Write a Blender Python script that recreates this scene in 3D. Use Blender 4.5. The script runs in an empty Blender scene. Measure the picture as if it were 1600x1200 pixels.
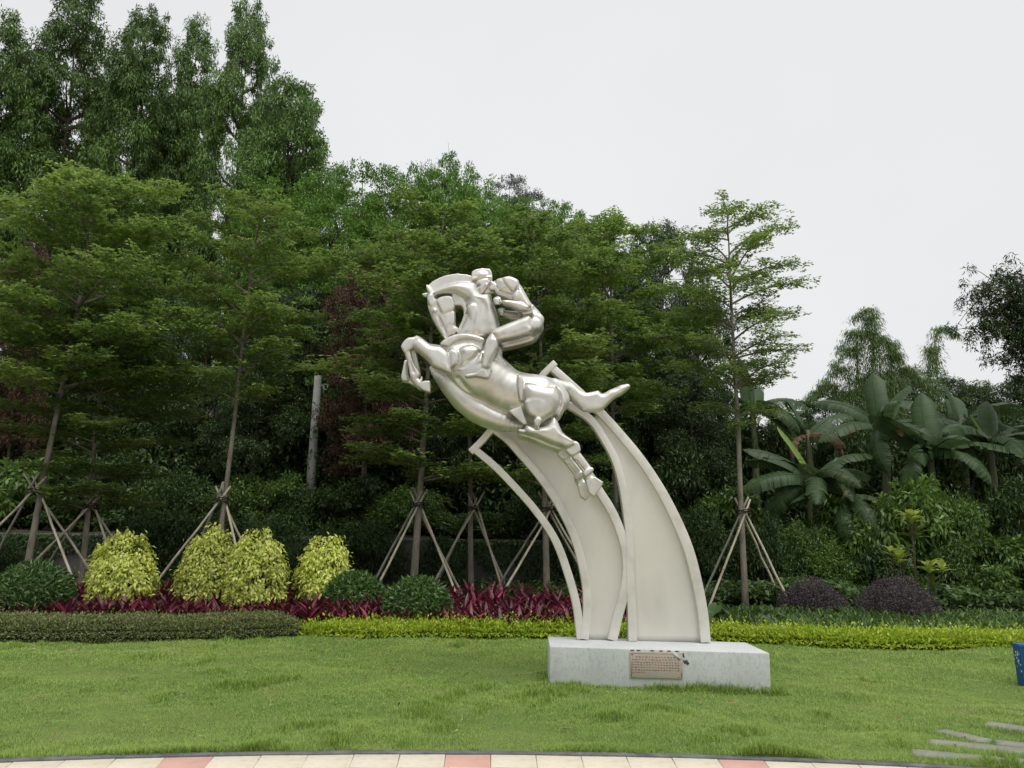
import bpy, math, random
import numpy as np
from mathutils import Matrix, Vector
rng = np.random.default_rng(7)
random.seed(7)
PI = math.pi
scene = bpy.context.scene
COL = scene.collection

# ------------------------------------------------------------------ camera
FPX, PITCH, ROLL, EYE = 1294.0, math.atan(238 / 1294.0), math.radians(0.8), 1.6
_f = np.array([0, math.cos(PITCH), math.sin(PITCH)])
_r0 = np.array([1.0, 0, 0]); _u0 = np.array([0, -math.sin(PITCH), math.cos(PITCH)])
_r = _r0 * math.cos(ROLL) + _u0 * math.sin(ROLL)
_u = _u0 * math.cos(ROLL) - _r0 * math.sin(ROLL)
cd = bpy.data.cameras.new('camera'); cam = bpy.data.objects.new('camera', cd); COL.objects.link(cam)
cd.sensor_width = 36; cd.lens = 36 * FPX / 1600; cd.clip_start = .05; cd.clip_end = 1500
M4 = Matrix.Identity(4)
for i in range(3):
    M4[i][0] = _r[i]; M4[i][1] = _u[i]; M4[i][2] = -_f[i]
M4[2][3] = EYE
cam.matrix_world = M4
scene.camera = cam

def ray(px, py):
    return _f + _r * (px - 800) / FPX + _u * (600 - py) / FPX
def gnd(px, py, z=0.0):                       # point of the level z seen at a pixel of the 1600x1200 photograph
    d = ray(px, py); return d * ((z - EYE) / d[2]) + np.array([0, 0, EYE])
def at(px, py, Y):                            # point at distance Y
    d = ray(px, py); return d * (Y / d[1]) + np.array([0, 0, EYE])

# ------------------------------------------------------------------ sky, sun, exposure
w = bpy.data.worlds.new('World'); scene.world = w; w.use_nodes = True
nt = w.node_tree; nt.nodes.clear()
SUN_EL, SUN_AZ = math.radians(66), math.radians(150)      # azimuth clockwise from +Y
sky = nt.nodes.new('ShaderNodeTexSky'); sky.sky_type = 'NISHITA'; sky.sun_disc = False
sky.sun_elevation = SUN_EL; sky.sun_rotation = SUN_AZ; sky.air_density = 1.0; sky.dust_density = 3.0
hs = nt.nodes.new('ShaderNodeHueSaturation'); hs.inputs['Saturation'].default_value = .18
nt.links.new(sky.outputs[0], hs.inputs['Color'])
tc = nt.nodes.new('ShaderNodeTexCoord')
nz = nt.nodes.new('ShaderNodeTexNoise'); nz.inputs['Scale'].default_value = 1.6; nz.inputs['Detail'].default_value = 3
nt.links.new(tc.outputs['Generated'], nz.inputs['Vector'])
cl = nt.nodes.new('ShaderNodeMapRange'); cl.inputs[1].default_value = .3; cl.inputs[2].default_value = .7
cl.inputs[3].default_value = 8.3; cl.inputs[4].default_value = 9.1
nt.links.new(nz.outputs[0], cl.inputs[0])
vm = nt.nodes.new('ShaderNodeVectorMath'); vm.operation = 'SCALE'; vm.inputs[0].default_value = (.975, .995, 1.0)
nt.links.new(cl.outputs[0], vm.inputs['Scale'])
mx = nt.nodes.new('ShaderNodeMix'); mx.data_type = 'RGBA'; mx.inputs[0].default_value = .86      # cloud cover
nt.links.new(hs.outputs[0], mx.inputs[6]); nt.links.new(vm.outputs[0], mx.inputs[7])
bg = nt.nodes.new('ShaderNodeBackground'); bg.inputs[1].default_value = .082
nt.links.new(mx.outputs[2], bg.inputs[0])
wo = nt.nodes.new('ShaderNodeOutputWorld'); nt.links.new(bg.outputs[0], wo.inputs[0])
sd = bpy.data.lights.new('sun', 'SUN'); sd.energy = 1.5; sd.angle = math.radians(40); sd.color = (1, .965, .9)
so = bpy.data.objects.new('sun', sd); COL.objects.link(so)
sdir = Vector((math.sin(SUN_AZ) * math.cos(SUN_EL), math.cos(SUN_AZ) * math.cos(SUN_EL), math.sin(SUN_EL)))
so.rotation_euler = sdir.to_track_quat('Z', 'Y').to_euler(); so.location = (6, -10, 30)
scene.view_settings.view_transform = 'Standard'; scene.view_settings.look = 'None'
scene.view_settings.exposure = 0.34; scene.view_settings.gamma = 1; scene.view_settings.use_curve_mapping = False
scene.cycles.use_denoising = True
scene.cycles.max_bounces = 8; scene.cycles.diffuse_bounces = 4; scene.cycles.glossy_bounces = 3
scene.cycles.transmission_bounces = 4; scene.cycles.sample_clamp_indirect = 6

# ------------------------------------------------------------------ helpers
def mesh_np(name, V, faces, smooth=False):
    """faces: list of int arrays, each (n,3) or (n,4)"""
    me = bpy.data.meshes.new(name)
    V = np.asarray(V, np.float32)
    faces = [np.asarray(f, np.int32) for f in faces if len(f)]
    nl = sum(f.size for f in faces); nf = sum(len(f) for f in faces)
    me.vertices.add(len(V)); me.vertices.foreach_set('co', V.ravel())
    me.loops.add(nl); me.loops.foreach_set('vertex_index', np.concatenate([f.ravel() for f in faces]))
    me.polygons.add(nf)
    tot = np.concatenate([np.full(len(f), f.shape[1], np.int32) for f in faces])
    st = np.zeros(nf, np.int32); st[1:] = np.cumsum(tot)[:-1]
    me.polygons.foreach_set('loop_start', st); me.polygons.foreach_set('loop_total', tot)
    if smooth: me.polygons.foreach_set('use_smooth', np.ones(nf, bool))
    me.update(calc_edges=True)
    return me

class MB:                                     # collects vertices and faces of ONE mesh
    def __init__(s): s.V = []; s.F = []; s.n = 0
    def add(s, V, F):
        V = np.asarray(V, float).reshape(-1, 3)
        s.V.append(V)
        for f in (F if isinstance(F, list) else [F]):
            f = np.asarray(f, np.int64)
            if f.size: s.F.append(f + s.n)
        s.n += len(V)
        return s
    def tube(s, P, R, k=7, cap=True):
        P = np.asarray(P, float); R = np.broadcast_to(np.asarray(R, float), (len(P),))
        T = np.gradient(P, axis=0); T /= np.linalg.norm(T, axis=1)[:, None] + 1e-9
        ref = np.array([0, 0, 1.0]) if abs(T[0][2]) < .9 else np.array([1.0, 0, 0])
        A = np.cross(T, ref); A /= np.linalg.norm(A, axis=1)[:, None] + 1e-9
        B = np.cross(T, A)
        th = np.arange(k) * 2 * PI / k
        V = P[:, None] + R[:, None, None] * (A[:, None] * np.cos(th)[None, :, None] + B[:, None] * np.sin(th)[None, :, None])
        n = len(P); i = np.arange(n - 1)[:, None] * k; j = np.arange(k)[None]; j2 = (j + 1) % k
        F = np.stack([i + j, i + j2, i + k + j2, i + k + j], -1).reshape(-1, 4)
        V = V.reshape(-1, 3); Fs = [F]
        if cap:
            V = np.concatenate([V, P[:1], P[-1:]]); c0, c1 = n * k, n * k + 1; jj = np.arange(k); j3 = (jj + 1) % k
            Fs += [np.stack([np.full(k, c0), j3, jj], -1), np.stack([np.full(k, c1), (n - 1) * k + jj, (n - 1) * k + j3], -1)]
        return s.add(V, Fs)
    def box(s, c, d, rz=0.0):
        x, y, z = np.array(d) / 2.0
        V = np.array([[-x, -y, -z], [x, -y, -z], [x, y, -z], [-x, y, -z], [-x, -y, z], [x, -y, z], [x, y, z], [-x, y, z]])
        ca, sa = math.cos(rz), math.sin(rz)
        V = V @ np.array([[ca, sa, 0], [-sa, ca, 0], [0, 0, 1]]) + np.array(c)
        return s.add(V, np.array([[0, 3, 2, 1], [4, 5, 6, 7], [0, 1, 5, 4], [1, 2, 6, 5], [2, 3, 7, 6], [3, 0, 4, 7]]))
    def mesh(s, name, smooth=False):
        by = {}
        for f in s.F: by.setdefault(f.shape[1], []).append(f)
        return mesh_np(name, np.concatenate(s.V), [np.concatenate(v) for v in by.values()], smooth)

def obj(name, me, mat=None, parent=None, loc=None, rz=0.0, sc=None, kind=None):
    o = bpy.data.objects.new(name, me); COL.objects.link(o)
    if mat is not None:
        if len(me.materials) == 0: me.materials.append(mat)
        if me.materials[0] is not mat:
            o.material_slots[0].link = 'OBJECT'; o.material_slots[0].material = mat
    if parent is not None: o.parent = parent
    if loc is not None: o.location = loc
    if rz: o.rotation_euler = (0, 0, rz)
    if sc is not None: o.scale = sc if hasattr(sc, '__len__') else (sc, sc, sc)
    if kind: o['kind'] = kind
    return o
def tag(o, label, cat, group=None):
    o['label'] = label; o['category'] = cat
    if group: o['group'] = group
    return o
def thing(name, label, cat, loc=(0, 0, 0), rz=0.0, sc=None, group=None):
    o = bpy.data.objects.new(name, None); COL.objects.link(o); o.empty_display_size = .2
    o.location = loc; o.rotation_euler = (0, 0, rz)
    if sc is not None: o.scale = sc if hasattr(sc, '__len__') else (sc, sc, sc)
    return tag(o, label, cat, group)
def bevel(o, wd=.006, seg=2, ang=35):
    m = o.modifiers.new('bevel', 'BEVEL'); m.width = wd; m.segments = seg; m.limit_method = 'ANGLE'; m.angle_limit = math.radians(ang)
    return o
def unit(v):
    return v / (np.linalg.norm(v, axis=-1, keepdims=True) + 1e-9)
def leaves(mb, P, D, N, L, W, fold=.12, droop=.12):
    """one folded diamond leaf per point: base P, axis D, upper side N"""
    P = np.asarray(P, float); D = unit(D); B = unit(np.cross(N, D)); N2 = np.cross(D, B)
    n = len(P); L = np.broadcast_to(L, (n,))[:, None]; W = np.broadcast_to(W, (n,))[:, None]
    V = np.stack([P, P + D * L * .45 + B * W / 2 + N2 * fold * W, P + D * L - N2 * droop * L, P + D * L * .45 - B * W / 2 + N2 * fold * W], 1)
    mb.add(V.reshape(-1, 3), np.arange(4 * n).reshape(-1, 4))
def rnd_dir(n):
    return unit(rng.normal(size=(n, 3)))
def resample(P, n):
    P = np.asarray(P, float); s = np.r_[0, np.cumsum(np.linalg.norm(np.diff(P, axis=0), axis=1))]
    t = np.linspace(0, s[-1], n)
    # Catmull-Rom like smoothing through cubic Hermite
    m = np.gradient(P, s, axis=0)
    i = np.clip(np.searchsorted(s, t, 'right') - 1, 0, len(P) - 2); h = (s[i + 1] - s[i])[:, None]; u = ((t - s[i]) / (s[i + 1] - s[i]))[:, None]
    return (2*u**3 - 3*u**2 + 1) * P[i] + (u**3 - 2*u**2 + u) * h * m[i] + (-2*u**3 + 3*u**2) * P[i + 1] + (u**3 - u**2) * h * m[i + 1]
def vnoise(x, y, s=1.0, seed=0):             # smooth value noise, -1..1
    x = np.asarray(x) / s; y = np.asarray(y) / s
    xi = np.floor(x).astype(int); yi = np.floor(y).astype(int); fx = x - xi; fy = y - yi
    fx = fx * fx * (3 - 2 * fx); fy = fy * fy * (3 - 2 * fy)
    def h(a, b):
        v = np.sin(a * 127.1 + b * 311.7 + seed * 74.7) * 43758.5453
        return (v - np.floor(v)) * 2 - 1
    return (h(xi, yi) * (1 - fx) + h(xi + 1, yi) * fx) * (1 - fy) + (h(xi, yi + 1) * (1 - fx) + h(xi + 1, yi + 1) * fx) * fy

# ------------------------------------------------------------------ materials
def new_mat(name):
    m = bpy.data.materials.new(name); m.use_nodes = True
    t = m.node_tree; t.nodes.clear()
    out = t.nodes.new('ShaderNodeOutputMaterial')
    return m, t, out
def ramp(t, stops):
    r = t.nodes.new('ShaderNodeValToRGB'); e = r.color_ramp.elements
    while len(e) < len(stops): e.new(.5)
    for k, (p, c) in enumerate(stops):
        e[k].position = p; e[k].color = (*c, 1)
    return r
def foliage(name, stops, trans=.28, rough=.5, spec=.35, patch=None, pscale=.5, pamt=.5, worn=None):
    """leaf by leaf colour from stops; patch = second colour mixed in clumps (young or old growth)"""
    m, t, out = new_mat(name); N = t.nodes; Lk = t.links
    g = N.new('ShaderNodeNewGeometry'); r = ramp(t, stops); Lk.new(g.outputs['Random Per Island'], r.inputs[0])
    col = r.outputs[0]
    if patch is not None:
        tc = N.new('ShaderNodeTexCoord'); nz = N.new('ShaderNodeTexNoise'); nz.inputs['Scale'].default_value = pscale; nz.inputs['Detail'].default_value = 2
        Lk.new(tc.outputs['Object'], nz.inputs['Vector'])
        mr = N.new('ShaderNodeMapRange'); mr.inputs[1].default_value = .42; mr.inputs[2].default_value = .62; mr.inputs[4].default_value = pamt
        Lk.new(nz.outputs[0], mr.inputs[0])
        mm = N.new('ShaderNodeMix'); mm.data_type = 'RGBA'; mm.inputs[7].default_value = (*patch, 1)
        Lk.new(mr.outputs[0], mm.inputs[0]); Lk.new(col, mm.inputs[6]); col = mm.outputs[2]
    if worn is not None:                       # dry, worn spots
        n2 = N.new('ShaderNodeTexNoise'); n2.inputs['Scale'].default_value = 1.5; n2.inputs['Detail'].default_value = 4
        Lk.new(tc.outputs['Object'], n2.inputs['Vector'])
        m2 = N.new('ShaderNodeMapRange'); m2.inputs[1].default_value = .60; m2.inputs[2].default_value = .74; m2.inputs[4].default_value = .75
        Lk.new(n2.outputs[0], m2.inputs[0])
        mw = N.new('ShaderNodeMix'); mw.data_type = 'RGBA'; mw.inputs[7].default_value = (*worn, 1)
        Lk.new(m2.outputs[0], mw.inputs[0]); Lk.new(col, mw.inputs[6]); col = mw.outputs[2]
    oi = N.new('ShaderNodeObjectInfo'); hv = N.new('ShaderNodeHueSaturation')
    mr2 = N.new('ShaderNodeMapRange'); mr2.inputs[3].default_value = .85; mr2.inputs[4].default_value = 1.15
    Lk.new(oi.outputs['Random'], mr2.inputs[0]); Lk.new(mr2.outputs[0], hv.inputs['Value']); Lk.new(col, hv.inputs['Color'])
    col = hv.outputs[0]
    p = N.new('ShaderNodeBsdfPrincipled'); p.inputs['Roughness'].default_value = rough; p.inputs['Specular IOR Level'].default_value = spec
    Lk.new(col, p.inputs['Base Color'])
    tr = N.new('ShaderNodeBsdfTranslucent'); h2 = N.new('ShaderNodeHueSaturation'); h2.inputs['Value'].default_value = 1.25; h2.inputs['Hue'].default_value = .49
    Lk.new(col, h2.inputs['Color']); Lk.new(h2.outputs[0], tr.inputs[0])
    ms = N.new('ShaderNodeMixShader'); ms.inputs[0].default_value = trans
    Lk.new(p.outputs[0], ms.inputs[1]); Lk.new(tr.outputs[0], ms.inputs[2]); Lk.new(ms.outputs[0], out.inputs[0])
    return m
def surf(name, c1, c2, scale=3.0, rough=.7, bump=0.0, bscale=None, metallic=0.0, spec=.4, detail=5, stretch=(1, 1, 1), c3=None, s3=40.0, a3=.3, r2=None):
    m, t, out = new_mat(name); N = t.nodes; Lk = t.links
    tc = N.new('ShaderNodeTexCoord'); mp = N.new('ShaderNodeMapping'); mp.inputs['Scale'].default_value = stretch
    Lk.new(tc.outputs['Object'], mp.inputs[0])
    nz = N.new('ShaderNodeTexNoise'); nz.inputs['Scale'].default_value = scale; nz.inputs['Detail'].default_value = detail; nz.inputs['Roughness'].default_value = .6
    Lk.new(mp.outputs[0], nz.inputs['Vector'])
    r = ramp(t, [(.32, c1), (.68, c2)]); Lk.new(nz.outputs[0], r.inputs[0]); col = r.outputs[0]
    if c3 is not None:
        n3 = N.new('ShaderNodeTexNoise'); n3.inputs['Scale'].default_value = s3; n3.inputs['Detail'].default_value = 3
        Lk.new(mp.outputs[0], n3.inputs['Vector'])
        mr = N.new('ShaderNodeMapRange'); mr.inputs[1].default_value = .5; mr.inputs[2].default_value = .72; mr.inputs[4].default_value = a3
        Lk.new(n3.outputs[0], mr.inputs[0])
        mm = N.new('ShaderNodeMix'); mm.data_type = 'RGBA'; mm.inputs[7].default_value = (*c3, 1)
        Lk.new(mr.outputs[0], mm.inputs[0]); Lk.new(col, mm.inputs[6]); col = mm.outputs[2]
    p = N.new('ShaderNodeBsdfPrincipled'); p.inputs['Roughness'].default_value = rough; p.inputs['Metallic'].default_value = metallic
    p.inputs['Specular IOR Level'].default_value = spec
    Lk.new(col, p.inputs['Base Color'])
    if r2 is not None:
        mr = N.new('ShaderNodeMapRange'); mr.inputs[1].default_value = .3; mr.inputs[2].default_value = .7; mr.inputs[3].default_value = rough; mr.inputs[4].default_value = r2
        Lk.new(nz.outputs[0], mr.inputs[0]); Lk.new(mr.outputs[0], p.inputs['Roughness'])
    if bump:
        nb = N.new('ShaderNodeTexNoise'); nb.inputs['Scale'].default_value = bscale or scale * 6; nb.inputs['Detail'].default_value = 4
        Lk.new(mp.outputs[0], nb.inputs['Vector'])
        b = N.new('ShaderNodeBump'); b.inputs['Strength'].default_value = bump; b.inputs['Distance'].default_value = .02
        Lk.new(nb.outputs[0], b.inputs['Height']); Lk.new(b.outputs[0], p.inputs['Normal'])
    Lk.new(p.outputs[0], out.inputs[0])
    return m
M = {}
M['soil'] = surf('soil', (.035, .026, .018), (.075, .055, .036), 2.5, .95, .6, 30)
M['turf'] = surf('turf', (.10, .15, .035), (.16, .22, .05), 1.5, .95, .5, 60)
M['bark'] = surf('bark', (.17, .15, .12), (.33, .29, .235), 5, .9, .5, 40, stretch=(1, 1, .35), c3=(.07, .06, .045), s3=14, a3=.5)
M['bark_dark'] = surf('bark_dark', (.05, .04, .03), (.11, .09, .065), 4, .9, .5, 30, stretch=(1, 1, .3))
M['bark_pale'] = surf('bark_pale', (.10, .09, .08), (.22, .2, .18), 3, .9, .4, 30, stretch=(1, 1, .3))
M['bamboo'] = surf('bamboo_pole', (.42, .38, .30), (.62, .55, .43), 6, .6, .2, 60, stretch=(1, 1, .2), c3=(.14, .12, .09), s3=9, a3=.5)
M['bamboo_old'] = surf('bamboo_pole_weathered', (.24, .23, .20), (.40, .38, .34), 6, .75, .2, 60, stretch=(1, 1, .2), c3=(.08, .08, .07), s3=9, a3=.5)
M['rope'] = surf('rope', (.02, .018, .015), (.05, .04, .03), 30, .9)
M['metal'] = surf('satin_silver_steel', (.64, .62, .58), (.74, .72, .68), 7, .36, .05, 90, metallic=.9, c3=(.45, .42, .38), s3=4.5, a3=.6, r2=.49)
M['metal_flat'] = surf('satin_pale_steel', (.70, .675, .62), (.78, .755, .70), 1.3, .5, .05, 60, metallic=.4, c3=(.56, .53, .475), s3=2.6, a3=.5, r2=.40, stretch=(1, 1, .45))
M['metal_rail'] = surf('satin_steel_rail', (.70, .68, .63), (.80, .775, .73), 2.5, .42, .05, 60, metallic=.45, c3=(.50, .47, .42), s3=6, a3=.4)
M['concrete'] = surf('painted_concrete', (.50, .525, .525), (.60, .62, .62), 2.2, .88, .22, 90, c3=(.36, .385, .38), s3=38, a3=.55, stretch=(1, 1, .45))
M['plaque'] = surf('worn_plaque_stone', (.42, .385, .33), (.50, .445, .39), 5, .7, .1, 60, c3=(.52, .39, .34), s3=7, a3=.7)
M['plaque_red'] = surf('faded_red_paint', (.40, .20, .16), (.50, .31, .26), 14, .8)
M['plaque_dark'] = surf('old_adhesive', (.06, .065, .06), (.14, .15, .14), 25, .8)
M['wall'] = surf('weathered_render', (.15, .14, .125), (.25, .235, .21), .8, .95, .3, 30, c3=(.07, .07, .06), s3=1.6, a3=.7, stretch=(1, 1, .3))
M['tile'] = surf('cream_paving', (.62, .55, .43), (.74, .68, .55), 3, .85, .2, 160, c3=(.5, .44, .34), s3=18, a3=.4)
M['tile_red'] = surf('red_paving', (.56, .31, .25), (.66, .41, .34), 3, .85, .2, 160, c3=(.5, .34, .28), s3=18, a3=.4)
M['mortar'] = surf('mortar', (.22, .2, .17), (.34, .31, .27), 5, .95)
M['kerb'] = surf('dark_kerb', (.08, .085, .09), (.18, .185, .19), 6, .8, .3, 50)
M['slab'] = surf('grey_stone_slab', (.20, .195, .175), (.32, .31, .28), 3, .9, .3, 60, c3=(.15, .17, .09), s3=7, a3=.6)
M['pole'] = surf('concrete_pole', (.25, .245, .235), (.38, .375, .36), 2.5, .9, .3, 30, c3=(.09, .09, .08), s3=5, a3=.7)
M['grey_metal'] = surf('grey_metal', (.3, .3, .3), (.4, .4, .4), 4, .5, metallic=.4)
M['blue'] = surf('blue_paint', (.018, .10, .30), (.03, .14, .37), 3, .5, .1, 40)
M['white'] = surf('white_paint', (.72, .76, .8), (.8, .82, .84), 9, .6)
# ================================================================== setting
PC = np.array([0.3, -11.95]); PR = 18.5             # the round paved place, its kerb is an arc
WALL_Y = 22.0
def smooth(a, b, x):
    t = np.clip((np.asarray(x, float) - a) / (b - a), 0, 1); return t * t * (3 - 2 * t)
def hz(x, y):
    """height of the ground"""
    x = np.asarray(x, float); y = np.asarray(y, float)
    bed = (.12 + .16 * smooth(3, 0, x)) * smooth(13.9, 17, y) * (.8 + .2 * vnoise(x, y, 2.5, 3))
    left = 1.35 * smooth(WALL_Y + .05, WALL_Y + .2, y)
    right = 1.35 * smooth(19.6, 23.2, y)
    k = smooth(3.2, 4.6, x)
    hill = 5.0 * smooth(25, 60, y) * smooth(20, 6, x) + 3.0 * smooth(26, 60, y)
    return -.05 + bed + left * (1 - k) + right * k + hill + .05 * vnoise(x, y, 1.3, 9) * smooth(14, 17, y)
def zz(x, y): return float(hz(np.array([x]), np.array([y]))[0])

def grid_mesh(name, xs, ys, zf, smoothed=True):
    X, Y = np.meshgrid(xs, ys); Z = zf(X, Y)
    V = np.stack([X, Y, Z], -1).reshape(-1, 3); nx = len(xs)
    i, j = np.meshgrid(np.arange(len(xs) - 1), np.arange(len(ys) - 1)); a = (j * nx + i).ravel()
    return mesh_np(name, V, [np.stack([a, a + 1, a + nx + 1, a + nx], -1)], smoothed)
xs = np.unique(np.r_[-600, -300, -150, -80, np.arange(-45, 45.1, .5), 80, 150, 300, 600])
ys = np.unique(np.r_[-600, -300, -120, -60, -30, np.arange(-14, 13.5, 1.5), np.arange(13.5, 30, .35), 21.9, 22.05, 22.2, np.arange(30, 70, 2), 90, 140, 300, 600, 1200])
obj('ground', grid_mesh('ground', xs, ys, hz), M['soil'], kind='structure')

# paved place: base, tiles laid in rings, kerb
def ring(name, r0, r1, z0, z1, a0, a1, n, mat):
    mb = MB(); a = np.linspace(a0, a1, n + 1)
    c, s_ = np.sin(a), np.cos(a)
    P = [np.stack([PC[0] + r * c, PC[1] + r * s_, np.full(n + 1, z)], -1) for r, z in ((r0, z0), (r1, z0), (r1, z1), (r0, z1))]
    V = np.concatenate(P); m = n + 1; i = np.arange(n)
    F = [np.stack([k * m + i, k2 * m + i, k2 * m + i + 1, k * m + i + 1], -1) for k, k2 in ((1, 2), (2, 3), (3, 0))]
    mb.add(V, F); return obj(name, mb.mesh(name), mat)
th = np.linspace(0, 2 * PI, 97)[:-1]
disc = MB(); V = np.stack([PC[0] + (PR - .70) * np.sin(th), PC[1] + (PR - .70) * np.cos(th), np.zeros(96)], -1)
disc.add(np.concatenate([V, [[PC[0], PC[1], 0]]]), np.stack([np.full(96, 96), (np.arange(96) + 1) % 96, np.arange(96)], -1))
path = obj('path', disc.mesh('path'), M['tile'], kind='structure')
rb = ring('mortar_bed', PR - .72, PR, -.06, -.012, -.6, .6, 120, M['mortar']); rb.parent = path
tw = .335 / PR                                        # tile step
a_red = math.atan2(*(gnd(292, 1188)[:2] - PC)[:2])
TV = []
for v in range(6):
    mb = MB(); hw = tw / 2 - .0022 / PR * 1; r0, r1 = -.166, .166; b = .004
    def pt(a, r, z): return [(PR - .17 + r) * math.sin(a), (PR - .17 + r) * math.cos(a), z]
    dz = rng.uniform(-.0015, .0015, 4)
    V = []
    for (ai, ri, zi, t) in ((hw, r1, -.03, 0), (hw, r1, .001, 0), (hw - b / PR, r1 - b, .004, 1)):
        for q, (sa, sr) in enumerate(((-1, -1), (1, -1), (1, 1), (-1, 1))):
            V.append(pt(sa * ai, sr * ri if sr > 0 else -ri, zi + (dz[q] if t else 0)))
    F = []
    for k in (0, 4):
        for q in range(4): F.append([k + q, k + (q + 1) % 4, k + 4 + (q + 1) % 4, k + 4 + q])
    F.append([8, 9, 10, 11])
    mb.add(V, np.array(F)); TV.append(mb.mesh('paving_tile'))
a_row2 = math.atan2(*(gnd(811, 1204)[:2] - PC)[:2])
for row in range(2):
    for k in range(-15, 22):
        ang = (a_red if row == 0 else a_row2) + k * tw + rng.normal() * .00005
        red = (k % 6 == 0)
        o = obj('paving_tile', TV[rng.integers(6)], M['tile_red'] if red else M['tile'], path)
        sc_ = 1 - row * .34 / (PR - .17)
        o.location = (PC[0], PC[1], rng.uniform(-.001, .001)); o.rotation_euler = (0, 0, -ang); o.scale = (sc_, sc_, 1)
        if red: o['label'] = 'red paving tile among the cream ones'
kerb = ring('kerb_strip', PR + .003, PR + .075, -.05, .016, -.62, .62, 160, M['kerb']); kerb['kind'] = 'structure'
bevel(kerb, .006, 2, 40)

# lawn sheet with soft relief
def lawn_z(x, y):
    return .024 * vnoise(x, y, 1.1, 1) + .020 * vnoise(x, y, .42, 2) + .012 * vnoise(x, y, .17, 5) + .012
nA, nR = 220, 95
aa = np.linspace(-.62, .62, nA); tt = np.linspace(0, 1, nR) ** 1.2
r_in = PR + .078
AA, TT = np.meshgrid(aa, tt); X0 = PC[0] + r_in * np.sin(AA); Y0 = PC[1] + r_in * np.cos(AA)
Y1 = np.full_like(X0, 14.4); Xl = X0 + (X0 - .3) * .18 * TT; Yl = Y0 + (Y1 - Y0) * TT
Zl = lawn_z(Xl, Yl) * smooth(0, .03, TT) - .004
ii, jj = np.meshgrid(np.arange(nA - 1), np.arange(nR - 1)); a_ = (jj * nA + ii).ravel()
obj('lawn', mesh_np('lawn', np.stack([Xl, Yl, Zl], -1).reshape(-1, 3), [np.stack([a_, a_ + 1, a_ + nA + 1, a_ + nA], -1)], True), M['turf'], kind='structure')

# ------------------------------------------------------------------ pedestal
PH = .425
PF = {'fl': np.array([.452, 9.40]), 'fr': np.array([2.80, 9.245]), 'br': np.array([2.80, 10.16]), 'bl': np.array([.470, 10.34])}
ped = thing('pedestal', 'low pale grey concrete pedestal with a plaque, carrying the horse sculpture', 'pedestal', (*(PF['fl'] + PF['br']) / 2, 0))
pc = (PF['fl'] + PF['br']) / 2
mb = MB(); V = []
for z in (-.08, PH):
    for k in ('fl', 'fr', 'br', 'bl'):
        V.append([*(PF[k] - pc), z - (.018 if (z > 0 and k in ('fr', 'br')) else 0)])
bm_ = mb.add(V, np.array([[0, 3, 2, 1], [4, 5, 6, 7], [0, 1, 5, 4], [1, 2, 6, 5], [2, 3, 7, 6], [3, 0, 4, 7]])).mesh('block')
bevel(obj('block', bm_, M['concrete'], ped), .010, 3)
fx = (PF['fr'] - PF['fl']); fl_ = np.linalg.norm(fx); fx = fx / fl_; fn = np.array([fx[1], -fx[0]])       # along the front, out of the front
def front(px, py, out=0.0):                          # point on the pedestal's front face
    d = ray(px, py); o2 = np.array([0, 0.0]); A = np.array([[d[0], -fx[0]], [d[1], -fx[1]]])
    t, u = np.linalg.solve(A, PF['fl'] - o2); return u, EYE + d[2] * t
def fpt(u, z, out): return [*(PF['fl'] + fx * u + fn * out - pc), z]
def fbox(mb, u0, u1, z0, z1, o0, o1, ang=0.0):
    uc, zc = (u0 + u1) / 2, (z0 + z1) / 2; V = []
    for o in (o0, o1):
        for (u, z) in ((u0, z0), (u1, z0), (u1, z1), (u0, z1)):
            du, dz_ = u - uc, z - zc
            V.append(fpt(uc + du * math.cos(ang) - dz_ * math.sin(ang), zc + du * math.sin(ang) + dz_ * math.cos(ang), o))
    mb.add(V, np.array([[0, 3, 2, 1], [4, 5, 6, 7], [0, 1, 5, 4], [1, 2, 6, 5], [2, 3, 7, 6], [3, 0, 4, 7]]))
u0, zt = front(984, 1017.5); u1, zb = front(1067, 1060.5); zt = min(zt, PH - .03)
pm = MB(); fbox(pm, u0, u1, zb, zt, -.01, .016); plq = bevel(obj('plaque', pm.mesh('plaque'), M['plaque'], ped), .003)
bd = MB(); W_ = u1 - u0; H_ = zt - zb
for (a, b, c, d) in ((.02, .035, .05, .93), (.965, .98, .06, .45), (.02, .12, .04, .07), (.035, .80, .925, .945), (.90, .98, .05, .08), (.02, .06, .86, .945)):
    fbox(bd, u0 + W_ * a, u0 + W_ * b, zb + H_ * c, zb + H_ * d, .014, .0172)
obj('border', bd.mesh('border'), M['plaque_red'], plq)
lt = MB(); rr = np.random.default_rng(3)
rows = [(.13, .50, 7), (.55, .90, 7), None, (.06, .42, 7), (.46, .92, 9), None, (.05, .92, 17), None, (.05, .92, 17), None, (.06, .92, 17), None, (.06, .92, 17), None, (.06, .27, 5)]
y_ = .80; 
for rw in rows:
    if rw is None: y_ -= .098; continue
    xs_ = np.linspace(rw[0], rw[1], rw[2])
    for x_ in xs_:
        cu, cz = u0 + W_ * x_, zb + H_ * y_; q = W_ * .018; hh = H_ * .033
        for st in range(4):                        # strokes of one worn written character
            if st % 2: fbox(lt, cu - q * rr.uniform(.6, 1), cu + q * rr.uniform(.6, 1), cz + hh * rr.uniform(-1, .8), cz + hh * rr.uniform(.82, 1), .014, .0172)
            else:
                uu = cu + q * rr.uniform(-.8, .8); fbox(lt, uu - .0018, uu + .0018, cz - hh * rr.uniform(.5, 1), cz + hh * rr.uniform(.5, 1), .014, .0175)
obj('lettering', lt.mesh('lettering'), M['plaque_red'], plq, kind='stuff')
mk = MB()
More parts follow.
